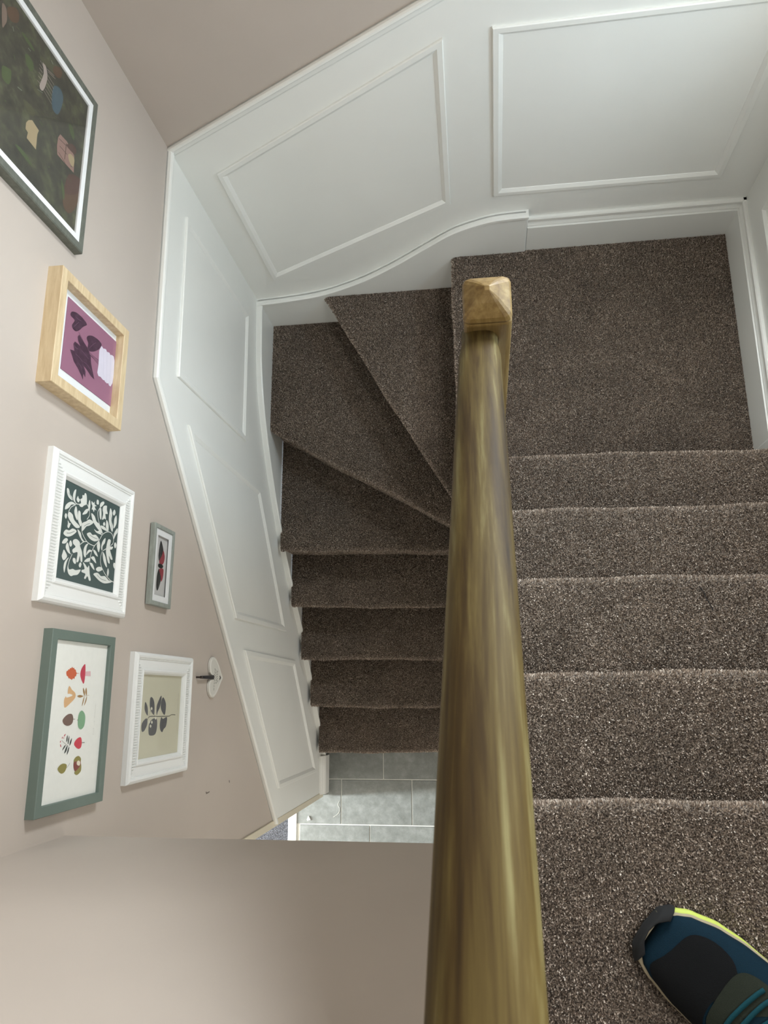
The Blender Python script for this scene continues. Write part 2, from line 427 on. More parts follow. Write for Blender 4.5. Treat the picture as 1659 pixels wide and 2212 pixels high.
for k, (A, B) in enumerate(UP):
    nx = UP[k+1] if k < 3 else ((.872, -1.718), (1.722, -1.713))
    step('carpeted_step', A, B, (0, -1), (0, -1), [(1.722, nx[1][1]-.05), (.872, nx[0][1]-.05)], 1.8+.2*k, R_, st)
uf = step('floor_upstairs', (.872, -1.718), (1.738, -1.713), (0, -1), (0, -1), [(1.738, -3.8), (.872, -3.8)], 2.6, R_, None); uf['kind'] = 'structure'

import numpy as np
def pile(objs, parent, per_m2, keep):
    rng = np.random.RandomState(11); P = []; Nn = []
    for o in objs:
        me = o.data; off = np.array(origin(o)); me.calc_loop_triangles()
        co = np.empty(len(me.vertices)*3); me.vertices.foreach_get('co', co); co = co.reshape(-1, 3) + off
        tr = np.empty(len(me.loop_triangles)*3, np.int32); me.loop_triangles.foreach_get('vertices', tr); tr = tr.reshape(-1, 3)
        a, b_, c = co[tr[:, 0]], co[tr[:, 1]], co[tr[:, 2]]
        n = np.cross(b_-a, c-a); ar = np.linalg.norm(n, axis=1)/2; n = n/np.maximum(1e-12, ar[:, None]*2)
        k = rng.poisson(ar*per_m2); i = np.repeat(np.arange(len(k)), k)
        u = rng.rand(len(i), 1); w = rng.rand(len(i), 1); f = (u+w) > 1; u = np.where(f, 1-u, u); w = np.where(f, 1-w, w)
        p = a[i] + (b_[i]-a[i])*u + (c[i]-a[i])*w
        m = keep(o, p, n[i]); P.append(p[m]); Nn.append(n[i][m])
    P = np.concatenate(P); Nn = np.concatenate(Nn); n = len(P)
    r = rng.normal(size=(n, 3)); t = np.cross(Nn, r); t /= np.linalg.norm(t, axis=1)[:, None]
    up = Nn + rng.normal(size=(n, 3))*.42; up /= np.linalg.norm(up, axis=1)[:, None]
    h = rng.uniform(.0035, .0062, (n, 1)); w = rng.uniform(.0009, .0014, (n, 1))
    V = np.stack([P-t*w-Nn*.001, P+t*w-Nn*.001, P+t*w*.8+up*h, P-t*w*.8+up*h], axis=1).reshape(-1, 3) - np.array(origin(parent))
    me = bpy.data.meshes.new('carpet_pile'); me.vertices.add(n*4); me.vertices.foreach_set('co', V.ravel())
    me.loops.add(n*4); me.loops.foreach_set('vertex_index', np.arange(n*4, dtype=np.int32))
    me.polygons.add(n); me.polygons.foreach_set('loop_start', np.arange(n, dtype=np.int32)*4)
    at = me.attributes.new('tuft', 'FLOAT', 'FACE'); at.data.foreach_set('value', rng.rand(n).astype(np.float32))
    me.update(calc_edges=True); me.materials.append(PILE)
    o = bpy.data.objects.new('carpet_pile', me); COL.objects.link(o); o.parent = parent; o['kind'] = 'stuff'
    return o
def keep_seen(o, p, n):
    return (n[:, 2] > -.3) & (p[:, 1] > -2.5)
pile([o for o in list(st.children) if o.name.startswith('carpeted')], st, 150000, keep_seen)
pile([uf], uf, 150000, keep_seen)

def string_board(name, wall, top, drop, h):
    pts = list(top) + [(u, v-drop) for u, v in reversed(top)]
    o = plate(name, wall, pts, h, WHITE, None); bevel(o, .009, 3, 40); o['kind'] = 'structure'; return o
Ls = smooth_curve([(-.0, 1.388), (-.12, 1.381), (-.262, 1.366), (-.416, 1.318), (-.564, 1.238), (-.71, 1.138), (-.905, .977), (-1.108, .768), (-1.328, .534), (-1.842, .068)], 4, False)
lstr = string_board('trim_2', 'left', Ls, .40, .018)
Bs = smooth_curve([(.0, 1.392), (.15, 1.406), (.288, 1.432), (.445, 1.500), (.579, 1.586), (.704, 1.682), (.804, 1.755), (.912, 1.797), (.98, 1.806), (1.05, 1.808)], 4, False)
bstr = string_board('trim_3', 'back', Bs, .42, .024)
scap = [(0, .0), (0, .021), (.003, .026), (.012, .026), (.016, .021), (.019, .018), (.019, .0)]
run_moulding('string_cap', 'left', Ls, scap, WHITE, lstr)
run_moulding('string_cap', 'back', Bs, [(d, h+.006 if h else 0) for d, h in scap], WHITE, bstr)
string_board('trim_4', 'right', [(-.795, 1.94), (-.84, 1.98), (-1.75, 2.815)], .42, .022)
PIT = .2/.2180
V, F = prism([(-.93, 1.80+.085*PIT+.06), (-1.80, 1.80+.955*PIT+.06), (-1.80, 1.80+.955*PIT-.27), (-.93, 1.80+.085*PIT-.27)], 0, .846, .872)
fixn(bevel(mesh('outer_string', V, F, WHITE, st), .003))
V, F = prism([(-.93, .0), (-.93, 1.80+.085*PIT-.26), (-1.80, 1.80+.955*PIT-.26), (-1.81, .0)], 0, .842, .870)
fixn(mesh('spandrel_panel', V, F, WHITE, st))

# ------------------------------------------------------------------ banister
bn = thing('banister', (.88, -.9, 1.0), 'worn brown timber handrail on a square newel with pyramid top', 'banister')
hw = .0405
b = MB(); b.box(.88-hw, .88+hw, -.9-hw, -.9+hw, .55, 2.822)
bevel(b.build('newel_post', NEWEL, bn), .009, 4)
e = hw; V = []
ringz = [(e-.002, 2.818), (e, 2.826), (e-.003, 2.834), (.020, 2.853), (.004, 2.8655)]
for r, z in ringz:
    c = min(.010, r*.35)
    for sx, sy, first in ((1, -1, 0), (1, 1, 1), (-1, 1, 0), (-1, -1, 1)):
        p = [(sx*(r-c), sy*r), (sx*(r-c*.3), sy*(r-c*.3)), (sx*r, sy*(r-c))]
        if first: p = p[::-1]
        V += [(.88+x, -.9+y, z) for x, y in p]
F = []
for i in range(len(ringz)-1):
    for k in range(12): F.append([i*12+k, i*12+(k+1) % 12, (i+1)*12+(k+1) % 12, (i+1)*12+k])
F += [[(len(ringz)-1)*12+k for k in range(12)], list(range(12))[::-1]]
fixn(mesh('newel_cap', V, F, NEWEL, bn))
# handrail: rounded rail swept up the pitch, easing level into the newel
def rail_ctr(y):
    x = .866 + (-.94-y)*(-.0236)
    return Vector((x, y, 2.72 + (-.9-y)*.9187))
ys = [-.936, -.95, -.97, -1.0, -1.04] + [-1.04-.0322*i for i in range(1, 25)]
V = []; nc = 28
for i, y in enumerate(ys):
    c = rail_ctr(y)
    ease = max(0, (y+1.04)/.104); c.z += .012*ease**2
    t = Vector((-.0236*-1, -1, .9187)); t.normalize(); up = Vector((0, .9187, 1)).normalized()
    wx = .035 - .004*max(0, (y+.985)/.05) if y > -.985 else .035
    if y > -.985: wx = .0325 - .002*math.sin((y+.985)/.049*math.pi)
    for k in range(nc):
        a = 2*math.pi*k/nc
        ca, sa = math.cos(a), math.sin(a)
        ex = math.copysign(abs(ca)**.72, ca); ez = math.copysign(abs(sa)**(.9 if sa > 0 else .55), sa)
        V.append(tuple(c + Vector((wx*ex, 0, 0)) + up*(.026*ez)))
F = []
for i in range(len(ys)-1):
    for k in range(nc): F.append([i*nc+k, i*nc+(k+1) % nc, (i+1)*nc+(k+1) % nc, (i+1)*nc+k])
F += [list(range(nc)), [(len(ys)-1)*nc+k for k in range(nc)]]
fixn(mesh('handrail', V, F, RAIL, bn, smooth=True))
pts = [(-.941, rail_ctr(-.941).z-.022), (-1.80, rail_ctr(-1.80).z-.022), (-1.80, 1.80+.955*PIT+.055), (-.941, 1.80+.096*PIT+.055)]
V, F = prism(pts, 0, .853, .867)
fixn(mesh('balustrade_panel', V, F, WHITE, bn))

# ------------------------------------------------------------------ pictures
ART = {
 'vine': [
  ('f',0,0,[[-11190,25780],[-11188,25705],[-11276,25647],[-11321,25562],[-11385,25529],[-11366,25663],[-11298,25750]]),
  ('f',0,0,[[-11122,25432],[-11263,25440],[-11372,25432],[-11421,25334],[-11386,25485],[-11289,25535],[-11168,25502]]),
  ('f',0,0,[[-11238,25344],[-11278,25308],[-11301,25254],[-11372,25309],[-11323,25385]]),
  ('f',0,0,[[-11098,25059],[-11147,25004],[-11318,24979],[-11382,25079],[-11432,25140],[-11438,25230],[-11399,25271],[-11356,25199],[-11286,25245],[-11242,25173],[-11173,25174],[-11161,25106],[-11121,25097]]),
  ('f',0,0,[[-11202,24876],[-11279,24827],[-11435,24835],[-11430,24895],[-11299,24906]]),
  ('f',0,0,[[-11415,24886],[-11523,24938],[-11588,25101],[-11514,25056],[-11438,24976]]),
  ('f',0,0,[[-11642,25773],[-11542,25759],[-11453,25647],[-11415,25524],[-11441,25409],[-11484,25555],[-11563,25628]]),
  ('f',0,0,[[-11653,25622],[-11678,25477],[-11780,25393],[-11867,25154],[-11925,25301],[-11838,25535],[-11744,25649]]),
  ('f',0,0,[[-11471,25381],[-11576,25307],[-11753,25275],[-11691,25376],[-11581,25428]]),
  ('f',0,0,[[-11541,25268],[-11558,25186],[-11699,25150],[-11773,25091],[-11857,25133],[-11769,25239],[-11668,25279]]),
  ('f',0,0,[[-11784,25089],[-11698,24931],[-11624,24802],[-11654,24629],[-11758,24779],[-11804,24900],[-11893,24989],[-11942,25072]]),
  ('f',0,0,[[-11473,24757],[-11507,24605],[-11602,24515],[-11644,24359],[-11818,24203],[-11753,24440],[-11635,24656]]),
  ('f',0,0,[[-11206,24791],[-11228,24703],[-11185,24662],[-11247,24651],[-11263,24562],[-11297,24642],[-11366,24556],[-11359,24631],[-11423,24657],[-11379,24713],[-11390,24759],[-11308,24737],[-11267,24781]]),
  ('f',0,0,[[-11123,24574],[-11117,24500],[-11205,24485],[-11213,24571]]),
  ('f',0,0,[[-11142,24396],[-11085,24278],[-11131,24250],[-11243,24378],[-11230,24431]]),
  ('f',0,0,[[-11187,24261],[-11146,24126],[-11230,24111],[-11323,24056],[-11347,24156],[-11462,24110],[-11461,24188],[-11497,24233],[-11496,24284],[-11371,24255],[-11275,24297]]),
  ('f',0,0,[[-11296,24432],[-11265,24362],[-11414,24323],[-11518,24323],[-11481,24387]]),
  ('f',0,0,[[-11166,23964],[-11248,23857],[-11435,23852],[-11550,23765],[-11688,23782],[-11582,23907],[-11426,23986]]),
  ('f',0,0,[[-11144,23767],[-11210,23701],[-11294,23769],[-11242,23831]]),
  ('f',0,0,[[-11259,23652],[-11407,23613],[-11511,23650],[-11590,23732],[-11464,23740],[-11353,23732]]),
  ('f',0,0,[[-11546,23562],[-11635,23533],[-11733,23613],[-11843,23689],[-11711,23698]]),
  ('f',0,0,[[-11469,24083],[-11545,23979],[-11714,23963],[-11647,24079],[-11545,24096]]),
  ('f',0,0,[[-11655,24320],[-11644,24156],[-11713,23989],[-11719,24169],[-11703,24273]]),
  ('f',0,0,[[-11790,24581],[-11814,24454],[-11767,24325],[-11822,24278],[-11849,24223],[-11855,24373],[-11843,24498]]),
  ('f',0,0,[[-11959,24861],[-11899,24730],[-11935,24628],[-11905,24487],[-11977,24339],[-12052,24486],[-12054,24655],[-12017,24781]]),
  ('f',0,0,[[-12142,25746],[-12042,25670],[-12033,25544],[-11965,25426],[-11991,25267],[-12115,25421],[-12177,25603]]),
  ('f',0,0,[[-11836,25632],[-11882,25571],[-11882,25517],[-11991,25573],[-11968,25630],[-11906,25620]]),
  ('f',0,0,[[-11942,25242],[-11987,25110],[-12085,25047],[-12139,24946],[-12158,25011],[-12049,25167]]),
  ('f',0,0,[[-12199,25362],[-12155,25238],[-12196,25107],[-12277,25081],[-12393,24981],[-12575,24938],[-12593,25003],[-12480,25057],[-12608,25090],[-12621,25166],[-12425,25156],[-12467,25314],[-12403,25359],[-12323,25252],[-12271,25360]]),
  ('f',0,0,[[-12346,25762],[-12260,25715],[-12210,25619],[-12240,25560],[-12327,25640]]),
  ('f',0,0,[[-12290,25572],[-12370,25494],[-12489,25430],[-12504,25351],[-12500,25492],[-12405,25615]]),
  ('f',0,0,[[-12224,25456],[-12301,25388],[-12360,25442],[-12301,25507]]),
  ('f',0,0,[[-12465,25678],[-12489,25621],[-12579,25531],[-12680,25639],[-12614,25724],[-12540,25706]]),
  ('f',0,0,[[-12585,25466],[-12708,25529],[-12853,25556],[-12927,25574],[-12829,25623],[-12696,25595]]),
  ('f',0,0,[[-12745,25470],[-12830,25412],[-12796,25278],[-12808,25166],[-12764,24973],[-12881,25064],[-12926,25233],[-12956,25314],[-12925,25416],[-12840,25474]]),
  ('f',0,0,[[-12595,24912],[-12621,24815],[-12678,24712],[-12618,24652],[-12796,24597],[-12916,24529],[-12944,24595],[-12858,24680],[-12930,24749],[-12915,24809],[-12823,24768],[-12810,24919],[-12763,24928],[-12721,24820]]),
  ('f',0,0,[[-12569,24870],[-12489,24768],[-12453,24633],[-12534,24666],[-12569,24801]]),
  ('f',0,0,[[-12421,24803],[-12329,24773],[-12275,24688],[-12288,24590],[-12340,24700]]),
  ('f',0,0,[[-12212,24875],[-12159,24767],[-12263,24820],[-12462,24820],[-12450,24891],[-12335,24934]]),
  ('f',0,0,[[-12249,24549],[-12263,24425],[-12365,24321],[-12333,24462]]),
  ('f',0,0,[[-12437,24612],[-12393,24476],[-12526,24367],[-12481,24509]]),
  ('f',0,0,[[-12566,24637],[-12558,24519],[-12679,24414],[-12647,24528]]),
  ('f',0,0,[[-12002,24335],[-12104,24267],[-12265,24301],[-12167,24393],[-12078,24396]]),
  ('f',0,0,[[-11887,24063],[-12000,24069],[-12095,24155],[-12200,24162],[-12135,24224],[-11982,24175]]),
  ('f',0,0,[[-11893,23932],[-11895,23813],[-12031,23830],[-12017,23686],[-12094,23740],[-12121,23814],[-12305,23664],[-12321,23754],[-12258,23843],[-12418,23777],[-12408,23870],[-12231,23978],[-12142,23993],[-12036,23986]]),
  ('f',0,0,[[-12221,24133],[-12311,23990],[-12528,23888],[-12492,23985],[-12392,24079]]),
  ('f',0,0,[[-12153,23703],[-12114,23602],[-12270,23467],[-12229,23609]]),
  ('f',0,0,[[-11895,23612],[-11947,23535],[-12038,23588],[-11970,23654]]),
  ('f',0,0,[[-12371,23585],[-12409,23498],[-12509,23535],[-12442,23613]]),
  ('f',0,0,[[-12657,24357],[-12596,24294],[-12572,24149],[-12626,24089],[-12691,24252]]),
  ('f',0,0,[[-12772,24446],[-12719,24272],[-12771,24114],[-12744,23941],[-12809,23775],[-12831,23614],[-12907,23913],[-12890,24144],[-12820,24353]]),
  ('f',0,0,[[-12460,23717],[-12577,23630],[-12666,23522],[-12819,23482],[-12748,23628],[-12634,23740]]),
  ('f',0,0,[[-12545,23834],[-12628,23780],[-12737,23814],[-12655,23867]]),
  ('f',0,0,[[-12574,25306],[-12570,25219],[-12660,25181],[-12681,25233],[-12634,25307]]),
  ('f',0,0,[[-12614,25022],[-12646,24960],[-12726,25002],[-12688,25065]]),
  ('f',0,0,[[-11712,25740],[-11740,25682],[-11824,25709],[-11779,25770]]),
  ('f',0,0,[[-11537,24175],[-11592,24127],[-11631,24184],[-11589,24230]]),
  ('l',0,16,[[-11431,25422],[-11402,25259]]),
  ('l',0,16,[[-11446,25408],[-11542,25566],[-11658,25643]]),
  ('l',0,16,[[-11847,25089],[-11942,25072],[-12036,24987],[-12136,24807],[-12160,24613],[-12143,24495],[-11987,24325],[-11831,24201],[-11726,23987],[-11733,23801],[-11833,23704],[-11942,23712],[-12014,23806]]),
  ('l',0,16,[[-12143,24495],[-12282,24591],[-12429,24637],[-12578,24635]]),
  ('l',0,16,[[-11249,24402],[-11376,24493],[-11523,24455],[-11669,24355],[-11818,24203]]),
  ('l',0,16,[[-12213,24160],[-12376,24207],[-12534,24155],[-12694,23950],[-12798,23699],[-12822,23509]]),
  ('l',0,16,[[-12498,25353],[-12644,25434],[-12768,25466]]),
  ('l',0,16,[[-12241,25088],[-12161,24965],[-12122,24833]]),
  ('l',0,16,[[-11320,24985],[-11394,24878],[-11535,24829],[-11651,24915]]),
  ('l',0,16,[[-12193,24125],[-12123,23997]]),
  ('l',1,9,[[-12107,25637],[-12076,25493],[-12009,25352]]),
  ('l',1,9,[[-11959,24743],[-11979,24596],[-11983,24400]]),
  ('l',1,9,[[-12772,24288],[-12833,24103],[-12837,23874]]),
  ('l',1,9,[[-11305,23927],[-11438,23865],[-11616,23821]]),
  ('l',1,9,[[-11261,25703],[-11314,25629],[-11370,25564]]),
  ('l',1,9,[[-11827,25001],[-11771,24918],[-11709,24787]]),
  ('l',1,9,[[-12556,23661],[-12676,23587]]),
 ],
 'autumn': [
  ('p',0,0,[[-14925,25209],[-14885,25204],[-14870,25152],[-14844,25142],[-14851,25098],[-14818,25086],[-14822,25040],[-14789,25006],[-14818,24975],[-14805,24929],[-14836,24911],[-14844,24863],[-14884,24843],[-14914,24804],[-14942,24822],[-14976,24826],[-14984,24871],[-15034,24880],[-15019,24929],[-15057,24983],[-15031,25023],[-15040,25047],[-15015,25069],[-15029,25104],[-14993,25123],[-14973,25181]]),
  ('l',0,8,[[-14918,24806],[-14916,24728]]),
  ('f',1,0,[[-14726,24503],[-14940,24470],[-15123,24497],[-15053,24598],[-14945,24670],[-14835,24650],[-14756,24584]]),
  ('p',2,0,[[-14871,24477],[-14858,24265],[-14963,24247],[-14961,24467]]),
  ('f',3,0,[[-15174,25040],[-15247,24939],[-15313,24800],[-15407,24783],[-15512,24942],[-15602,25125],[-15549,25178],[-15444,25190],[-15379,25140],[-15405,25111],[-15380,24941],[-15353,24895],[-15327,25001],[-15326,25075],[-15234,25080]]),
  ('f',4,0,[[-15378,24711],[-15354,24611],[-15379,24474],[-15408,24601]]),
  ('f',4,0,[[-15203,24505],[-15299,24421],[-15368,24422],[-15299,24488]]),
  ('f',4,0,[[-15200,24384],[-15285,24342],[-15368,24341],[-15285,24410]]),
  ('f',4,0,[[-15382,24420],[-15491,24441],[-15586,24491],[-15464,24472]]),
  ('f',4,0,[[-15375,24326],[-15479,24335],[-15574,24407],[-15451,24367]]),
  ('l',4,5,[[-15378,24711],[-15379,24474],[-15355,24234]]),
  ('f',5,0,[[-15739,24839],[-15834,24784],[-15925,24818],[-15961,24962],[-15927,25103],[-15853,25177],[-15784,25116],[-15729,24979]]),
  ('l',5,10,[[-15833,24797],[-15836,24720]]),
  ('f',6,0,[[-15670,24476],[-15753,24341],[-15876,24311],[-15997,24338],[-16053,24448],[-16001,24562],[-15866,24604],[-15733,24583]]),
  ('l',5,10,[[-15859,24631],[-15860,24587]]),
  ('l',1,22,[[-16118,25020],[-16158,25069]]),
  ('l',1,22,[[-16164,25121],[-16195,25134]]),
  ('l',1,20,[[-16185,25081],[-16194,25062]]),
  ('l',1,22,[[-16238,25175],[-16269,25186]]),
  ('l',1,22,[[-16308,25172],[-16354,25144]]),
  ('l',5,5,[[-16233,25137],[-16277,25052],[-16366,24865]]),
  ('f',7,0,[[-16142,24934],[-16246,24931],[-16270,24961],[-16192,24970]]),
  ('f',7,0,[[-16158,24872],[-16275,24869],[-16325,24897],[-16234,24908]]),
  ('f',7,0,[[-16209,24768],[-16294,24778],[-16356,24829],[-16278,24831]]),
  ('f',7,0,[[-16327,24970],[-16382,25009],[-16428,25085],[-16355,25038]]),
  ('f',7,0,[[-16338,24907],[-16439,24925],[-16492,25001],[-16398,24970]]),
  ('f',7,0,[[-16368,24840],[-16458,24848],[-16525,24903],[-16429,24890]]),
  ('f',8,0,[[-16208,24434],[-16306,24369],[-16411,24384],[-16438,24484],[-16383,24610],[-16320,24667],[-16240,24584]]),
  ('l',7,9,[[-16322,24366],[-16326,24254]]),
  ('f',9,0,[[-16682,25003],[-16713,24877],[-16789,24875],[-16859,24948],[-16862,25067],[-16773,25189],[-16704,25119]]),
  ('l',7,6,[[-16778,24865],[-16732,24799],[-16691,24757]]),
  ('f',9,0,[[-16580,24446],[-16641,24344],[-16707,24345],[-16790,24305],[-16895,24312],[-16954,24445],[-16910,24554],[-16860,24538],[-16683,24620],[-16603,24571]]),
  ('f',10,0,[[-16680,24506],[-16693,24348],[-16785,24358],[-16874,24523],[-16789,24601],[-16697,24610]]),
  ('f',11,0,[[-16674,24416],[-16719,24356],[-16776,24385],[-16748,24481],[-16688,24492]]),
  ('l',12,4,[[-15567,23954],[-15569,23917]]),
  ('l',12,4,[[-15594,23940],[-15595,23917]]),
  ('l',12,4,[[-15620,23941],[-15622,23917]]),
  ('l',12,4,[[-15647,23955],[-15649,23918]]),
  ('l',12,4,[[-15674,23941],[-15676,23918]]),
  ('l',12,4,[[-15700,23942],[-15702,23919]]),
  ('l',12,4,[[-15727,23957],[-15729,23919]]),
  ('l',12,4,[[-15753,23943],[-15755,23920]]),
  ('l',12,4,[[-15780,23943],[-15782,23920]]),
  ('l',12,4,[[-15806,23958],[-15809,23921]]),
  ('l',12,4,[[-15833,23944],[-15835,23921]]),
  ('l',12,4,[[-15905,23946],[-15908,23909]]),
  ('l',12,4,[[-15939,23934],[-15941,23911]]),
  ('l',12,4,[[-15973,23937],[-15975,23914]]),
  ('l',12,4,[[-16059,23950],[-16062,23913]]),
  ('l',12,4,[[-16098,23937],[-16100,23915]]),
  ('l',12,4,[[-16136,23939],[-16138,23916]]),
  ('l',12,4,[[-16172,23955],[-16176,23918]]),
  ('l',12,3,[[-14524,23634],[-14730,23622]]),
 ],
 'sprig': [
  ('f',0,0,[[-15531,21396],[-15602,21286],[-15721,21216],[-15866,21205],[-15793,21329],[-15696,21406]]),
  ('f',0,0,[[-15412,21077],[-15454,20954],[-15587,20855],[-15849,20826],[-15791,20990],[-15637,21117],[-15464,21132]]),
  ('f',0,0,[[-15381,20490],[-15469,20449],[-15669,20511],[-15789,20626],[-15876,20665],[-15732,20714],[-15589,20684]]),
  ('f',0,0,[[-15421,20361],[-15516,20207],[-15653,20136],[-15872,20179],[-15818,20325],[-15692,20454],[-15536,20452]]),
  ('f',0,0,[[-15932,21294],[-15967,21201],[-16095,21206],[-16217,21321],[-16250,21438],[-16187,21501],[-16041,21496]]),
  ('f',0,0,[[-15947,20836],[-15952,20666],[-16140,20609],[-16343,20695],[-16357,21000],[-16280,21093],[-16120,21102],[-15995,21008]]),
  ('f',0,0,[[-15928,20389],[-15976,20273],[-15939,20029],[-16163,20050],[-16236,20191],[-16313,20274],[-16237,20408],[-16092,20450]]),
  ('l',1,14,[[-15967,21214],[-15906,21124],[-15889,20949],[-15904,20634],[-15910,20228],[-15914,19892],[-15884,19753],[-15894,19489]]),
  ('l',1,7,[[-15905,21136],[-15788,21092],[-15736,21012]]),
  ('l',1,6,[[-15747,21010],[-15639,21002],[-15464,21056]]),
  ('l',1,6,[[-15849,20826],[-15905,20778]]),
  ('l',1,6,[[-15945,20888],[-16185,20850],[-16343,20901]]),
  ('l',1,6,[[-15976,20273],[-16299,20263]]),
  ('f',2,0,[[-15657,21012],[-15699,20954],[-15740,20998],[-15698,21056]]),
  ('f',2,0,[[-15994,20945],[-16037,20886],[-16077,20931],[-16034,20989]]),
  ('f',2,0,[[-16089,21006],[-16132,20948],[-16171,20993],[-16128,21050]]),
  ('f',2,0,[[-15984,21099],[-16026,21041],[-16065,21085],[-16023,21143]]),
  ('f',2,0,[[-15898,20740],[-15941,20681],[-15981,20727],[-15938,20786]]),
  ('l',1,5,[[-15317,19368],[-15784,19342]]),
  ('l',1,4,[[-15842,19342],[-16415,19304]]),
 ],
 'potplant': [
  ('f',0,0,[[-7540,26397],[-7462,26354],[-7399,26203],[-7386,26064],[-7391,25919],[-7443,25751],[-7571,25888],[-7710,26007],[-7806,26131],[-7814,26245],[-7749,26303],[-7598,26226],[-7579,26367]]),
  ('f',0,0,[[-7759,25708],[-7678,25673],[-7601,25537],[-7563,25365],[-7557,25211],[-7596,25086],[-7751,25177],[-7867,25313],[-7949,25451],[-7986,25570],[-7936,25640],[-7834,25633]]),
  ('p',0,0,[[-7895,26057],[-7817,26000],[-7861,25909],[-7893,25807],[-7941,25652],[-8012,25565],[-8082,25478],[-8233,25439],[-8527,25249],[-8511,25403],[-8442,25588],[-8417,25714],[-8514,25625],[-8640,25614],[-8593,25707],[-8731,25695],[-8673,25765],[-8569,25925],[-8489,26102],[-8375,26202],[-8301,26284],[-8277,26208],[-8255,26121],[-8124,26185],[-8044,26135],[-8041,26019],[-8048,25923],[-7972,26019]]),
  ('l',1,9,[[-7764,26044],[-7922,25753],[-8017,25489],[-8017,25131]]),
  ('l',1,9,[[-8052,25533],[-8110,25115]]),
  ('l',1,7,[[-8049,25583],[-8064,25123]]),
  ('p',2,0,[[-7623,25081],[-7654,24996],[-7632,24959],[-7613,24881],[-7655,24825],[-7637,24795],[-7621,24716],[-7657,24668],[-7625,24618],[-7616,24521],[-7702,24464],[-8052,24446],[-8268,24466],[-8390,24543],[-8391,24611],[-8352,24651],[-8386,24708],[-8380,24804],[-8358,24829],[-8379,24884],[-8361,24972],[-8352,25000],[-8373,25096],[-8315,25157],[-8121,25139],[-8023,25143],[-7771,25161]]),
  ('l',3,7,[[-7753,26233],[-7658,26157],[-7550,26059]]),
  ('l',3,7,[[-7493,26210],[-7510,26113],[-7478,25976]]),
  ('l',3,7,[[-7909,25558],[-7762,25433],[-7664,25322]]),
  ('l',3,7,[[-8296,26067],[-8310,25924],[-8348,25775]]),
  ('l',3,7,[[-8115,25864],[-8138,25739],[-8178,25561]]),
  ('l',3,7,[[-8328,25730],[-8328,25584],[-8381,25426]]),
  ('l',3,7,[[-8448,25900],[-8496,25796],[-8603,25730]]),
  ('l',3,7,[[-8128,26166],[-8159,26091],[-8154,25999]]),
  ('l',4,6,[[-7662,24981],[-8352,24889]]),
  ('l',4,6,[[-7666,24823],[-8373,24737]]),
  ('l',4,6,[[-7667,24658],[-8366,24588]]),
 ],
 'butterfly': [
  ('f',0,0,[[-11347,21127],[-11530,20967],[-11616,20954],[-11756,21033],[-11888,21142],[-11883,21186],[-11765,21219],[-11537,21198]]),
  ('f',1,0,[[-11588,20943],[-11720,20834],[-11875,20854],[-11965,20942],[-11972,21057],[-11951,21146],[-11888,21142],[-11727,21009]]),
  ('f',0,0,[[-12106,21150],[-12177,21096],[-12261,20997],[-12446,20996],[-12604,21071],[-12698,21155],[-12625,21222],[-12445,21237],[-12245,21213]]),
  ('f',1,0,[[-12119,21120],[-12074,20881],[-12200,20847],[-12354,20881],[-12430,20970],[-12287,21007]]),
  ('f',2,0,[[-11979,21170],[-11968,21029],[-11995,20894],[-12057,20928],[-12086,21068],[-12068,21185],[-12023,21206]]),
  ('l',3,8,[[-11469,21108],[-11701,21143]]),
  ('l',3,8,[[-11720,21111],[-11854,21162]]),
  ('l',3,7,[[-12276,21095],[-12532,21082]]),
  ('l',3,7,[[-12432,20984],[-12612,21126]]),
 ],
 'dark': [
  ('f',0,0,[[-2943,28259],[-2950,28129],[-3157,28048],[-3522,28131],[-3523,28258],[-3149,28178]]),
  ('f',1,0,[[-3101,27816],[-2982,27610],[-3088,27475],[-3400,27512],[-3625,27608],[-3622,27788],[-3359,27847]]),
  ('f',2,0,[[-3289,28777],[-3208,28683],[-3224,28539],[-3335,28488],[-3473,28554],[-3443,28699]]),
  ('f',2,0,[[-4107,29324],[-4011,29198],[-3986,29075],[-4228,29066],[-4325,29139],[-4315,29284]]),
  ('f',3,0,[[-2888,28353],[-2807,28198],[-2670,27894],[-2821,27844],[-2902,28051],[-2954,28299]]),
  ('f',4,0,[[-2664,27873],[-2531,27692],[-2593,27611],[-2757,27651],[-2849,27794],[-2812,27913]]),
  ('f',3,0,[[-3634,28584],[-3641,28381],[-3649,28172],[-3766,28234],[-3765,28419]]),
  ('f',3,0,[[-4230,28670],[-4157,28467],[-4174,28282],[-4324,28336],[-4331,28534]]),
  ('f',2,0,[[-2932,28950],[-2895,28721],[-2948,28529],[-2999,28621],[-2985,28863]]),
  ('f',5,0,[[-2925,29547],[-2914,29423],[-3109,29368],[-3279,29408],[-3355,29466]]),
  ('f',4,0,[[-2874,29412],[-2634,29197],[-2674,29076],[-2883,29094],[-3026,29292]]),
  ('l',0,8,[[-3505,28113],[-3562,27821]]),
  ('l',0,8,[[-3432,28084],[-3466,27816]]),
  ('l',0,8,[[-3334,28059],[-3372,27845]]),
  ('l',0,8,[[-3243,28043],[-3280,27828]]),
  ('l',0,8,[[-3157,28048],[-3184,27823]]),
  ('l',0,8,[[-3071,28053],[-3088,27818]]),
  ('l',0,8,[[-2985,28058],[-2921,27804]]),
  ('l',0,8,[[-2961,28095],[-2892,27854]]),
  ('l',0,8,[[-3346,28227],[-3357,28330]]),
  ('l',0,8,[[-3265,28221],[-3264,28326]]),
  ('l',0,8,[[-3172,28217],[-3167,28333]]),
  ('l',0,8,[[-3087,28222],[-3083,28338]]),
  ('l',0,8,[[-3023,28233],[-2980,28326]]),
  ('l',0,8,[[-3469,28247],[-3470,28340]]),
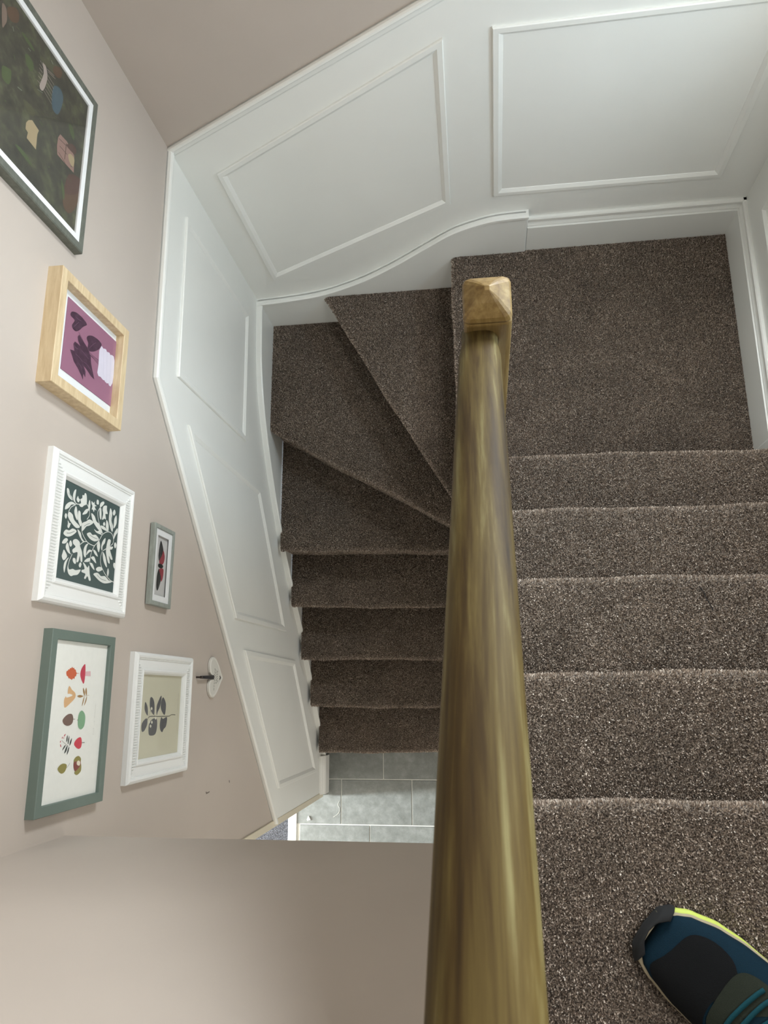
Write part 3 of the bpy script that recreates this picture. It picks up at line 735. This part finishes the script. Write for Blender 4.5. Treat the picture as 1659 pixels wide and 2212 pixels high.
  ('p',6,0,[[-4505,28443],[-4414,28340],[-4453,28108],[-4566,28138],[-4624,28138],[-4913,28126],[-4901,28429],[-4763,28415],[-4749,28496],[-4614,28501]]),
  ('p',7,0,[[-3958,27434],[-3927,27183],[-4026,26877],[-4422,26831],[-4446,27090],[-4472,27455],[-4299,27498],[-4083,27491]]),
  ('f',4,0,[[-5107,27089],[-4749,26575],[-5128,26631],[-5432,26843],[-5410,27057]]),
  ('f',8,0,[[-4583,26995],[-4380,26540],[-4736,26577],[-5104,27066]]),
  ('f',2,0,[[-3485,27191],[-3442,27054],[-3564,26959],[-3705,26958],[-3637,27116]]),
  ('f',2,0,[[-4889,27232],[-5002,27108],[-5157,27057],[-5279,27081],[-5122,27167]]),
  ('f',2,0,[[-5298,28718],[-5234,28560],[-5246,28325],[-5332,28190],[-5350,28384]]),
  ('f',8,0,[[-4011,27192],[-3822,26986],[-3837,26836],[-3981,26860],[-4031,27070]]),
  ('l',8,14,[[-4224,27409],[-4207,27133]]),
  ('l',8,14,[[-4084,27457],[-4038,27187]]),
  ('l',8,20,[[-3984,27197],[-4380,27196]]),
  ('l',8,14,[[-4388,27425],[-4443,27162]]),
  ('f',6,0,[[-4173,27092],[-4087,26988],[-4107,26862],[-4304,26876],[-4299,27022]]),
  ('l',3,16.3658,[[-3275,27173],[-3332,27062]]),
  ('l',2,18.9114,[[-3602,29076],[-3667,29024]]),
  ('l',3,11.7306,[[-1618,27425],[-1541,27281]]),
  ('l',2,20.1281,[[-4954,27696],[-4939,27644]]),
  ('l',3,19.8094,[[-2991,29123],[-2955,29020]]),
  ('l',3,10.2151,[[-4698,27031],[-4682,26874]]),
  ('l',3,13.2552,[[-4007,28105],[-4008,28001]]),
  ('l',3,15.0355,[[-2647,28144],[-2656,28099]]),
  ('l',9,21.0117,[[-2657,28010],[-2680,27931]]),
  ('l',9,19.6226,[[-3082,29205],[-3151,29159]]),
  ('l',2,17.7857,[[-3521,28518],[-3574,28464]]),
  ('l',2,20.5251,[[-1993,28173],[-1969,28119]]),
  ('l',3,16.2862,[[-4369,28110],[-4378,28070]]),
  ('l',2,17.5763,[[-2553,27348],[-2557,27307]]),
  ('l',2,17.655,[[-4246,28132],[-4262,28017]]),
  ('l',2,20.1208,[[-5437,27592],[-5450,27531]]),
  ('l',9,15.6353,[[-3081,28722],[-3076,28640]]),
  ('l',2,21.7146,[[-2842,28720],[-2817,28662]]),
  ('l',3,14.8344,[[-2107,28265],[-2140,28178]]),
  ('l',2,19.1219,[[-4696,29151],[-4693,29103]]),
  ('l',3,9.18135,[[-5064,28095],[-5149,28046]]),
  ('l',3,15.4886,[[-4024,27821],[-4097,27760]]),
  ('l',3,16.884,[[-3450,27915],[-3496,27883]]),
  ('l',3,20.9613,[[-3143,27281],[-3186,27226]]),
  ('l',2,15.9148,[[-3788,27720],[-3788,27661]]),
  ('l',2,9.24282,[[-2473,27520],[-2441,27380]]),
  ('l',3,21.9637,[[-4531,27310],[-4527,27185]]),
  ('l',3,20.8798,[[-4983,28491],[-4989,28431]]),
  ('l',3,14.3227,[[-4358,26975],[-4340,26909]]),
  ('l',9,11.1021,[[-3657,28311],[-3587,28142]]),
  ('l',2,11.7212,[[-3373,28707],[-3345,28628]]),
  ('l',9,16.5654,[[-4133,28864],[-4090,28732]]),
 ],
}
def P4(a, b, c, d): return (a, b, c, d)
def frame_loft(name, rect, prof, m, parent, smooth=False):
    y0, y1, z0, z1 = rect
    base = [(y0, z0), (y1, z0), (y1, z1), (y0, z1)]
    V = []
    for d, h in prof:
        V += [(h, a, b) for a, b in ((y0+d, z0+d), (y1-d, z0+d), (y1-d, z1-d), (y0+d, z1-d))]
    F = []
    n = len(prof)
    for i in range(n):
        j = (i+1) % n
        for k in range(4): F.append([i*4+k, i*4+(k+1) % 4, j*4+(k+1) % 4, j*4+k])
    return fixn(mesh(name, V, F, m, parent))
def art_print(parent, rect, x, bgm, key, mats, name='art_print'):
    b = MB(); y0, y1, z0, z1 = rect
    b.box(x-.0012, x, y0, y1, z0, z1, 0)
    lay = 0
    for kind, c, w, pts in ART.get(key, []):
        if any(not (y0 < q[0]/1e4 < y1 and z0 < q[1]/1e4 < z1) for q in pts): continue
        lay += 1; h = x + .0003 + lay*.000006
        P = [(p[0]/1e4, p[1]/1e4) for p in pts]
        if kind == 'l':
            P = smooth_curve(P, 4, False) if len(P) > 2 else P
            wd = w*.00011/2 if key != 'dark' else w*.00012/2
            L = []; Rr = []
            for i, p in enumerate(P):
                t = Vector(P[min(i+1, len(P)-1)]) - Vector(P[max(i-1, 0)]); t.normalize()
                nn = Vector((-t.y, t.x))*wd
                L.append((p[0]+nn.x, p[1]+nn.y)); Rr.append((p[0]-nn.x, p[1]-nn.y))
            n = len(P)
            b.add([(h, *p) for p in L] + [(h, *p) for p in Rr], [[i, i+1, n+i+1, n+i] for i in range(n-1)], c+1)
        else:
            if kind == 'f': P = smooth_curve(P, 3)
            b.add([(h, *p) for p in P], [list(range(len(P)))], c+1)
    o = b.build(name, [bgm] + mats, parent)
    me = o.data
    for p in list(me.polygons)[6:]:
        if p.normal.x < 0: p.flip()
    me.update()
    return o
def pane(parent, rect, x):
    b = MB(); b.box(x, x+.0015, *rect); return b.build('glass', GLASS, parent)
def back(parent, rect, x0=.0005, x1=.005):
    b = MB(); b.box(x0, x1, *rect); return b.build('backing_board', plain('brown backing board', (120, 100, 80), .9), parent)

# 1 dark botanical poster
pf = thing('picture_frame', (0, -.41, 2.625), 'large dark botanical poster in a thin dark grey frame with pale border', 'picture', 'framed pictures on the pink wall')
r1 = (-.604, -.216, 2.627, 3.175)
frame_loft('frame', r1, [(0, .0), (0, .018), (.002, .020), (.0165, .020), (.017, .019), (.017, .0)], DKGREY, pf)
frame_loft('pale_border', (r1[0]+.0168, r1[1]-.0168, r1[2]+.0168, r1[3]-.0168), [(0, .002), (0, .0182), (.0005, .0186), (.0135, .0186), (.014, .0178), (.014, .002)], MAT, pf)
b = MB(); b.box(.001, .006, r1[0]+.01, r1[1]-.01, r1[2]+.01, r1[3]-.01); b.build('backing_board', MAT, pf)
pm = [plain('p1 c%d' % i, c, .8) for i, c in enumerate([(158, 146, 138), (70, 88, 96), (76, 88, 56), (80, 80, 60), (90, 70, 54), (118, 102, 90), (158, 142, 110), (138, 110, 100), (84, 62, 54), (112, 118, 104)])]
DARK, nt, bb = nodes('dark painted ground'); v = coords(nt)
n = N(nt, 'ShaderNodeTexNoise', Scale=22.0, Detail=8.0, Roughness=.7); nt.links.new(v, n.inputs['Vector'])
nt.links.new(ramp(nt, n.outputs[0], [(.3, s2l((46, 46, 40))), (.5, s2l((64, 63, 52))), (.62, s2l((82, 84, 62))), (.78, s2l((112, 112, 90)))]), bb.inputs['Base Color']); bb.inputs['Roughness'].default_value = .7
art_print(pf, (-.580, -.240, 2.650, 3.15), .014, DARK, 'dark', pm)
pane(pf, (r1[0]+.030, r1[1]-.030, r1[2]+.030, r1[3]-.030), .0160)

# 2 pot plant print in deep oak box frame
pf = thing('picture_frame', (0, -.81, 2.42), 'deep pale oak box frame with a mauve potted plant print', 'picture', 'framed pictures on the pink wall')
r2 = (-.938, -.684, 2.423, 2.710)
frame_loft('frame', r2, [(0, .0), (0, .032), (.001, .033), (.021, .033), (.022, .032), (.022, .0)], OAK, pf)
back(pf, (r2[0]+.012, r2[1]-.012, r2[2]+.012, r2[3]-.012))
b = MB(); b.box(.010, .0126, r2[0]+.021, r2[1]-.021, r2[2]+.021, r2[3]-.021); b.build('mat_board', MAT, pf)
VEG = fabric('deep plum leaf ink', (78, 56, 70), 110)
art_print(pf, (-.8845, -.721, 2.437, 2.653), .014, paint('mauve print ground', (152, 104, 126), .8, .06), 'potplant', [VEG, VEG, plain('pale lilac pot ink', (214, 208, 220), .8), plain('mauve vein ink', (122, 86, 108), .8), plain('pot line ink', (190, 184, 200), .8)])
pane(pf, (r2[0]+.022, r2[1]-.022, r2[2]+.022, r2[3]-.022), .0185)

# 3 and 6 white reeded frames
def white_frame(loc, label, r, opening_w, print_x, bgm, key, mats, dep=.020):
    pf = thing('picture_frame', loc, label, 'picture', 'framed pictures on the pink wall')
    w = opening_w
    prof = [(0, .0), (0, dep-.008), (.003, dep-.003), (.008, dep), (.012, dep-.001), (.014, dep-.004), (.016, dep-.0035), (.0165, dep-.0062), (w-.013, dep-.0062), (w-.0125, dep-.003), (w-.009, dep-.002), (w-.005, dep-.004), (w-.002, dep-.009), (w, print_x+.001), (w, 0)]
    frame_loft('frame', r, prof, FRAMEW, pf)
    y0, y1, z0, z1 = r
    for zc0, zc1, top in ((z1-w+.0140, z1-.0175, 1), (z0+.0175, z0+w-.0140, 0)):
        b = MB(); ya = y0+.020; nn = int((y1-y0-.040)/.0062)
        for i in range(nn):
            yy = ya + (i+.5)*(y1-y0-.040)/nn
            e = min(yy-y0, y1-yy)          # keep inside the mitre
            a0, a1 = zc0, zc1
            if top: a0 = max(zc0, z1-e+.002)
            else: a1 = min(zc1, z0+e-.002)
            if a1-a0 < .003: continue
            h0 = dep-.0068; h1 = dep-.0034; q = .0020; q2 = .0013
            b.add([(h0, yy-q, a0), (h0, yy+q, a0), (h1, yy+q2, a0+.001), (h1, yy-q2, a0+.001), (h0, yy-q, a1), (h0, yy+q, a1), (h1, yy+q2, a1-.001), (h1, yy-q2, a1-.001)],
                  [[3, 2, 1, 0], [4, 5, 6, 7], [1, 2, 6, 5], [2, 3, 7, 6], [3, 0, 4, 7]])
        o = b.build('reeding', FRAMEW, pf); o['kind'] = 'stuff'; fixn(o)
    back(pf, (y0+.02, y1-.02, z0+.02, z1-.02), .0005, print_x-.0015)
    art_print(pf, (y0+w-.003, y1-w+.003, z0+w-.003, z1-w+.003), print_x, bgm, key, mats)
    pane(pf, (y0+w-.0005, y1-w+.0005, z0+w-.0005, z1-w+.0005), print_x+.0025)
    return pf
white_frame((0, -1.2, 2.30), 'white reeded frame with white vine and flower pattern on dark green', (-1.360, -1.049, 2.299, 2.645), .053, .008,
            paint('dark green print ground', (70, 88, 86), .8, .05), 'vine', [plain('off white vine ink', (226, 230, 224), .8), plain('vine vein ink', (96, 112, 110), .8)])
white_frame((0, -1.59, 1.87), 'white reeded frame with a grey leaf sprig on cream paper', (-1.742, -1.433, 1.868, 2.226), .053, .006,
            paint('cream print paper', (208, 206, 184), .8, .03), 'sprig', [paint('grey leaf ink', (98, 100, 102), .8, .22, .02, 100), plain('dark stem ink', (58, 60, 58), .8), plain('pale berry ink', (222, 222, 206), .8)])

# 4 small butterfly box frame
pf = thing('picture_frame', (0, -1.2, 2.045), 'small sage grey box frame with a black and red butterfly', 'picture', 'framed pictures on the pink wall')
r4 = (-1.311, -1.098, 2.046, 2.172)
frame_loft('frame', r4, [(0, .003), (0, .015), (.001, .016), (.010, .016), (.011, .015), (.011, .003)], GREYWOOD, pf)
back(pf, (r4[0]+.008, r4[1]-.008, r4[2]+.008, r4[3]-.008), .0, .004)
frame_loft('mat_board', (r4[0]+.010, r4[1]-.010, r4[2]+.010, r4[3]-.010), [(0, .010), (0, .0125), (.017, .0125), (.018, .0115), (.018, .010)], MAT, pf)
art_print(pf, (r4[0]+.012, r4[1]-.012, r4[2]+.012, r4[3]-.012), .006, plain('pale grey card', (196, 196, 194), .8), 'butterfly', [plain('black wing', (44, 46, 46), .7), plain('crimson wing', (142, 58, 66), .7), plain('black body', (28, 28, 28), .7), plain('grey wing streak', (120, 126, 124), .7)])
pane(pf, (r4[0]+.0115, r4[1]-.0115, r4[2]+.0115, r4[3]-.0115), .0133)

# 5 autumn print
pf = thing('picture_frame', (0, -1.58, 2.34), 'flat grey green frame with rows of autumn leaves, nuts and berries on white', 'picture', 'framed pictures on the pink wall')
r5 = (-1.759, -1.408, 2.342, 2.594)
frame_loft('frame', r5, [(0, .0), (0, .019), (.001, .020), (.019, .020), (.020, .019), (.020, .0)], GREEN, pf)
back(pf, (r5[0]+.01, r5[1]-.01, r5[2]+.01, r5[3]-.01))
am = [plain('autumn ink %d' % i, c, .8) for i, c in enumerate([(206, 100, 62), (196, 62, 84), (222, 186, 190), (222, 180, 132), (166, 128, 76), (122, 98, 88), (130, 174, 138), (66, 72, 70), (208, 62, 80), (146, 138, 74), (136, 72, 66), (236, 226, 206), (150, 150, 146)])]
art_print(pf, (-1.741, -1.426, 2.360, 2.576), .012, plain('white print paper', (240, 242, 236), .8), 'autumn', am)
pane(pf, (r5[0]+.0205, r5[1]-.0205, r5[2]+.0205, r5[3]-.0205), .0145)

# ------------------------------------------------------------------ hanging heart
hh = thing('hanging_heart', (0, -1.484, 1.60), 'white ceramic heart hanging from a dark ribbon on the pink wall', 'ornament')
hp = smooth_curve([(-1.481, 1.684), (-1.468, 1.703), (-1.448, 1.709), (-1.430, 1.700), (-1.421, 1.678), (-1.427, 1.655), (-1.445, 1.630), (-1.465, 1.610), (-1.483, 1.592), (-1.500, 1.608), (-1.521, 1.628), (-1.538, 1.650), (-1.545, 1.674), (-1.536, 1.698), (-1.517, 1.710), (-1.497, 1.705)], 4)
HW = paint('white glazed ceramic', (222, 220, 212), .3)
rim = [hp, inset(hp, .003), inset(hp, .006)]
V = []; hs = [.001, .0085, .0095]
V = [(.001, *p) for p in hp] + [(.0075, *p) for p in hp] + [(.0095, *p) for p in rim[1]] + [(.0095, *p) for p in rim[2]] + [(.0085, *p) for p in inset(hp, .0075)]
n = len(hp); F = []
for i in range(4):
    for k in range(n): F.append([i*n+k, i*n+(k+1) % n, (i+1)*n+(k+1) % n, (i+1)*n+k])
F += [list(range(n)), [4*n+k for k in range(n)]]
fixn(mesh('heart_plaque', V, F, HW, hh))
INK = plain('grey lettering ink', (128, 126, 118), .8)
b = MB()
for z, a, c in ((1.668, -1.455, -1.516), (1.659, -1.459, -1.500), (1.650, -1.462, -1.498), (1.641, -1.462, -1.496)):
    y = a
    while y > c:
        l = random.uniform(.004, .008); b.box(.0085, .0089, y-l, y, z-.0012, z+.0012); y -= l+.0025
b.build('lettering', INK, hh)
b = MB(); hs_ = [(-1.4835, 1.619), (-1.479, 1.624), (-1.476, 1.621), (-1.4835, 1.610), (-1.491, 1.621), (-1.488, 1.624)]
b.add([(.0089, *p) for p in hs_], [[0, 1, 2, 3], [0, 3, 4, 5]]); b.build('heart_emblem', plain('dark emblem ink', (50, 50, 48), .6), hh)
RB = plain('charcoal ribbon', (58, 56, 58), .8)
b = MB()
for a, c in (((-1.4805), (-1.4845)), ((-1.4865), (-1.4865))):
    b.add([(.0105, a-.0035, 1.676), (.0105, a+.0035, 1.676), (.014, c+.003, 1.80), (.014, c-.003, 1.80), (.0095, a-.0035, 1.676), (.0095, a+.0035, 1.676), (.0125, c+.003, 1.80), (.0125, c-.003, 1.80)],
          [[0, 1, 2, 3], [4, 7, 6, 5], [0, 3, 7, 4], [1, 5, 6, 2], [2, 6, 7, 3], [0, 4, 5, 1]])
fixn(b.build('ribbon', RB, hh))
V, F = tube([(.0, -1.4855, 1.797), (.010, -1.4855, 1.797), (.018, -1.4855, 1.799), (.021, -1.4855, 1.803)], .0028, 8)
mesh('nail', V, F, plain('dull steel nail', (90, 84, 80), .4, 1.0), hh, smooth=True)

# ------------------------------------------------------------------ trainer on the top step
SH0 = Vector((1.094, -1.897, 2.602)); ax = Vector((.775, -.632, 0)).normalized(); sd = Vector((ax.y, -ax.x, 0))   # sd: towards the wearer's inner side (down left in view)
sh = thing('trainer', tuple(SH0 + ax*.15), 'scuffed dark teal trainer with lime midsole standing on the top step', 'shoe')
Ls_ = .315
half = [(0, .024, .025), (.02, .034, .036), (.05, .045, .047), (.12, .059, .056), (.25, .072, .064), (.38, .078, .067), (.51, .079, .065), (.63, .072, .060), (.8, .060, .054), (.92, .052, .049), (.97, .038, .038), (1.0, .020, .020)]
def hwid(t):
    for (a, l0, r0), (b_, l1, r1) in zip(half, half[1:]):
        if t <= b_: q = (t-a)/(b_-a); q = q*q*(3-2*q)*.4+q*.6; return l0+(l1-l0)*q, r0+(r1-r0)*q
    return half[-1][1:]
def topz(t):
    tb = [(0, .026), (.04, .038), (.12, .050), (.25, .060), (.40, .074), (.55, .092), (.68, .104), (.8, .100), (.92, .098), (1, .090)]
    for (a, z0), (b_, z1) in zip(tb, tb[1:]):
        if t <= b_: return z0+(z1-z0)*(t-a)/(b_-a)
    return tb[-1][1]
def SP(t, w, z): return SH0 + ax*(t*Ls_) + sd*w + Vector((0, 0, z))
def ring_sole(z, grow, n=40, far=1.0):
    L = []; Rr = []
    for i in range(n+1):
        t = i/n; l, r = hwid(t)
        tt = -.02*grow/.006 + t*(1+.04*grow/.006)
        L.append(SP(tt, -(l+grow*max(-.6, min(1, 1-(t-.25)*4))), z)); Rr.append(SP(tt, r+grow*.2, z))
    return [tuple(p) for p in L + Rr[::-1]]
def loft_closed(rings):
    n = len(rings[0]); V = [p for r in rings for p in r]; F = []
    for i in range(len(rings)-1):
        for k in range(n): F.append([i*n+k, i*n+(k+1) % n, (i+1)*n+(k+1) % n, (i+1)*n+k])
    F += [list(range(n))[::-1], [(len(rings)-1)*n+k for k in range(n)]]
    return V, F
V, F = loft_closed([ring_sole(.000, -.004), ring_sole(.003, .0), ring_sole(.008, .002)]); fixn(mesh('outsole', V, F, plain('black rubber outsole', (30, 30, 30), .7), sh, smooth=True))
V, F = loft_closed([ring_sole(.008, .003), ring_sole(.012, .004), ring_sole(.022, .004), ring_sole(.026, .001)])
LIME = plain('lime midsole foam', (178, 190, 84), .7); CREAM = plain('cream midsole foam', (158, 146, 120), .7)
nr_ = len(ring_sole(0, 0)); mm = []
for f in F: mm.append(0 if len(f) == 4 and (f[0] % nr_) < nr_*.36 else 1)
fixn(mesh('midsole', V, F, [LIME, CREAM], sh, mi=mm, smooth=True))
def upper(t, s):
    """s from -1 (far side) to 1 (near side) over the top"""
    l, r = hwid(t); l *= .97; r *= .97
    a = (s+1)/2*math.pi; ca = -math.cos(a); sa = math.sin(a)
    w = (l if ca < 0 else r)*math.copysign(abs(ca)**.85, ca)
    h = .024 + (topz(t)-.024)*abs(sa)**.62
    return SP(.008+t*.984, w, h)
V = []; F = []; nt_, ns_ = 36, 22; mi = []
for i in range(nt_+1):
    for j in range(ns_+1): V.append(tuple(upper(i/nt_, -1+2*j/ns_)))
for i in range(nt_):
    for j in range(ns_):
        t = (i+.5)/nt_; s = -1+2*(j+.5)/ns_
        if t > .66 and t < .93 and abs(s) < .36: continue        # ankle opening
        F.append([i*(ns_+1)+j, (i+1)*(ns_+1)+j, (i+1)*(ns_+1)+j+1, i*(ns_+1)+j+1])
TEAL = fabric('dark teal knit', (5, 30, 42)); BLK = fabric('black mesh', (11, 12, 13)); GRY = fabric('dark olive grey overlay', (34, 38, 30)); LACE = fabric('teal lace', (16, 58, 66))
o = mesh('shoe_upper', V, F, TEAL, sh, smooth=True)
if o.data.polygons[100].normal.z < 0: o.data.flip_normals()
m = o.modifiers.new('thick', 'SOLIDIFY'); m.thickness = .003; m.offset = -1
def patch(name, outline, m, lift=.001):
    """outline in (t, s) on the upper, filled as a strip-mapped grid of triangles"""
    O = smooth_curve(outline, 4); c = (sum(p[0] for p in O)/len(O), sum(p[1] for p in O)/len(O))
    V = []; F = []; k = 6; n = len(O)
    def up_(t, s):
        e = .004; p = upper(t, s); q = (upper(min(1, t+e), s)-p).cross(upper(t, min(1, s+e*4))-p); q.normalize()
        if q.z < 0: q = -q
        return tuple(p + q*lift)
    V.append(up_(*c))
    for i in range(1, k+1):
        for p in O: V.append(up_(c[0]+(p[0]-c[0])*i/k, c[1]+(p[1]-c[1])*i/k))
    for j in range(n): F.append([0, 1+j, 1+(j+1) % n])
    for i in range(k-1):
        for j in range(n): F.append([1+i*n+j, 1+(i+1)*n+j, 1+(i+1)*n+(j+1) % n, 1+i*n+(j+1) % n])
    return fixn(mesh(name, V, F, m, sh, smooth=True))
patch('mesh_panel', [(.07, .55), (.10, .0), (.13, -.38), (.20, -.50), (.32, -.42), (.38, -.15), (.34, .15), (.36, .5), (.42, .82), (.28, .86), (.14, .82)], BLK)
# black rubber bumper wrapped round the toe end of the sole
def toe_ring(z, g):
    O = []
    for k in range(13):
        t = .055*(1-k/6) if k <= 6 else .045*(k-6)/6
        l, r = hwid(max(0, t)); q = max(0, t)
        O.append(tuple(SP(-.018 + q*1.02, (-(l+g) if k < 6 else (r+g if k > 6 else 0)), z)))
    O[6] = tuple(SP(-.018, .5*(hwid(0)[1]-hwid(0)[0]), z))
    return O
V = []; F = []
rr = [toe_ring(.002, .003), toe_ring(.012, .005), toe_ring(.025, .005), toe_ring(.033, .0), toe_ring(.042, -.014)]
for r_ in rr: V += r_
for i in range(len(rr)-1):
    for k in range(12): F.append([i*13+k, i*13+k+1, (i+1)*13+k+1, (i+1)*13+k])
o = fixn(mesh('toe_bumper', V, F, plain('black toe rubber', (13, 13, 13), .9), sh, smooth=True))
m = o.modifiers.new('thick', 'SOLIDIFY'); m.thickness = .002; m.offset = 0
patch('lace_guard', [(.345, .05), (.36, -.28), (.42, -.42), (.52, -.44), (.60, -.40), (.60, -.31), (.50, -.32), (.43, -.28), (.395, -.12), (.39, .12), (.40, .38), (.48, .46), (.58, .44), (.58, .54), (.46, .58), (.37, .45)], GRY, .0018)
patch('tongue', [(.42, .0), (.44, -.22), (.56, -.27), (.66, -.25), (.70, .0), (.66, .32), (.55, .38), (.45, .28)], fabric('deep teal tongue', (8, 32, 42)), .0012)
patch('tongue_tab', [(.655, .05), (.66, -.10), (.695, -.10), (.70, .05), (.69, .14), (.665, .14)], plain('lime tongue tab', (190, 210, 60), .6), .004)
def lace(pts):
    P = []
    for t, s in smooth_curve(pts, 5, False):
        p = upper(t, s); P.append(tuple(p + Vector((0, 0, .004))))
    V, F = tube(P, .0036, 8, .7); mesh('lace', V, F, LACE, sh, smooth=True)
for a in ([(.43, .40), (.425, .1), (.45, -.2), (.47, -.36)], [(.48, .46), (.47, .12), (.49, -.18), (.52, -.38)], [(.52, .46), (.56, .1), (.57, -.2), (.58, -.36)], [(.57, .46), (.52, .1), (.55, -.18), (.56, -.36)], [(.62, .42), (.62, .1), (.61, -.2), (.62, -.34)]): lace(a)
b = MB()
for t0 in (.50, .56, .62):
    for d in (0, .012):
        pts = [(t0+d, -.93), (t0+d+.012, -.70), (t0+d+.02, -.92)]
        P = [tuple(upper(*p)+Vector((0, 0, .001))-sd*.001) for p in smooth_curve(pts, 4, False)]
        V, F = tube(P, .0006, 5); b.add(V, F)
b.build('side_stitching', plain('pale lime stitching', (196, 206, 170), .6), sh)

V, F = tube(smooth_curve([(1.342, -1.305, 2.207), (1.350, -1.318, 2.208), (1.354, -1.332, 2.208), (1.360, -1.344, 2.208), (1.366, -1.359, 2.207)], 5, False), .0011, 5)
o = mesh('dark_thread', V, F, plain('dark thread', (24, 20, 18), .9)); tag(o, 'short dark thread caught in the carpet of the third step up from the landing', 'thread')
# ------------------------------------------------------------------ small litter on the hall tiles
V, F = tube(smooth_curve([(.056, -2.146, .001), (.082, -2.128, .001), (.088, -2.105, .0014), (.080, -2.085, .001), (.088, -2.066, .001)], 5, False), .0009, 5)
o = mesh('loose_thread', V, F, plain('pale thread', (214, 214, 204), .9)); tag(o, 'pale loose thread lying across a grey hall tile', 'thread')
V = []; F = []
bm = bmesh.new(); bmesh.ops.create_icosphere(bm, subdivisions=2, radius=.011)
for q in bm.verts:
    k = 1+.35*math.sin(q.co.x*330+q.co.y*240); q.co = Vector((q.co.x*k*.8-.070, q.co.y*k-2.154, max(0, q.co.z*.45+.003)))
me = bpy.data.meshes.new('paper_scrap'); bm.to_mesh(me); bm.free(); me.materials.append(plain('white paper scrap', (206, 208, 204), .9))
o = bpy.data.objects.new('paper_scrap', me); COL.objects.link(o); tag(o, 'tiny crumpled white paper scrap on the hall tile near the threshold', 'litter')
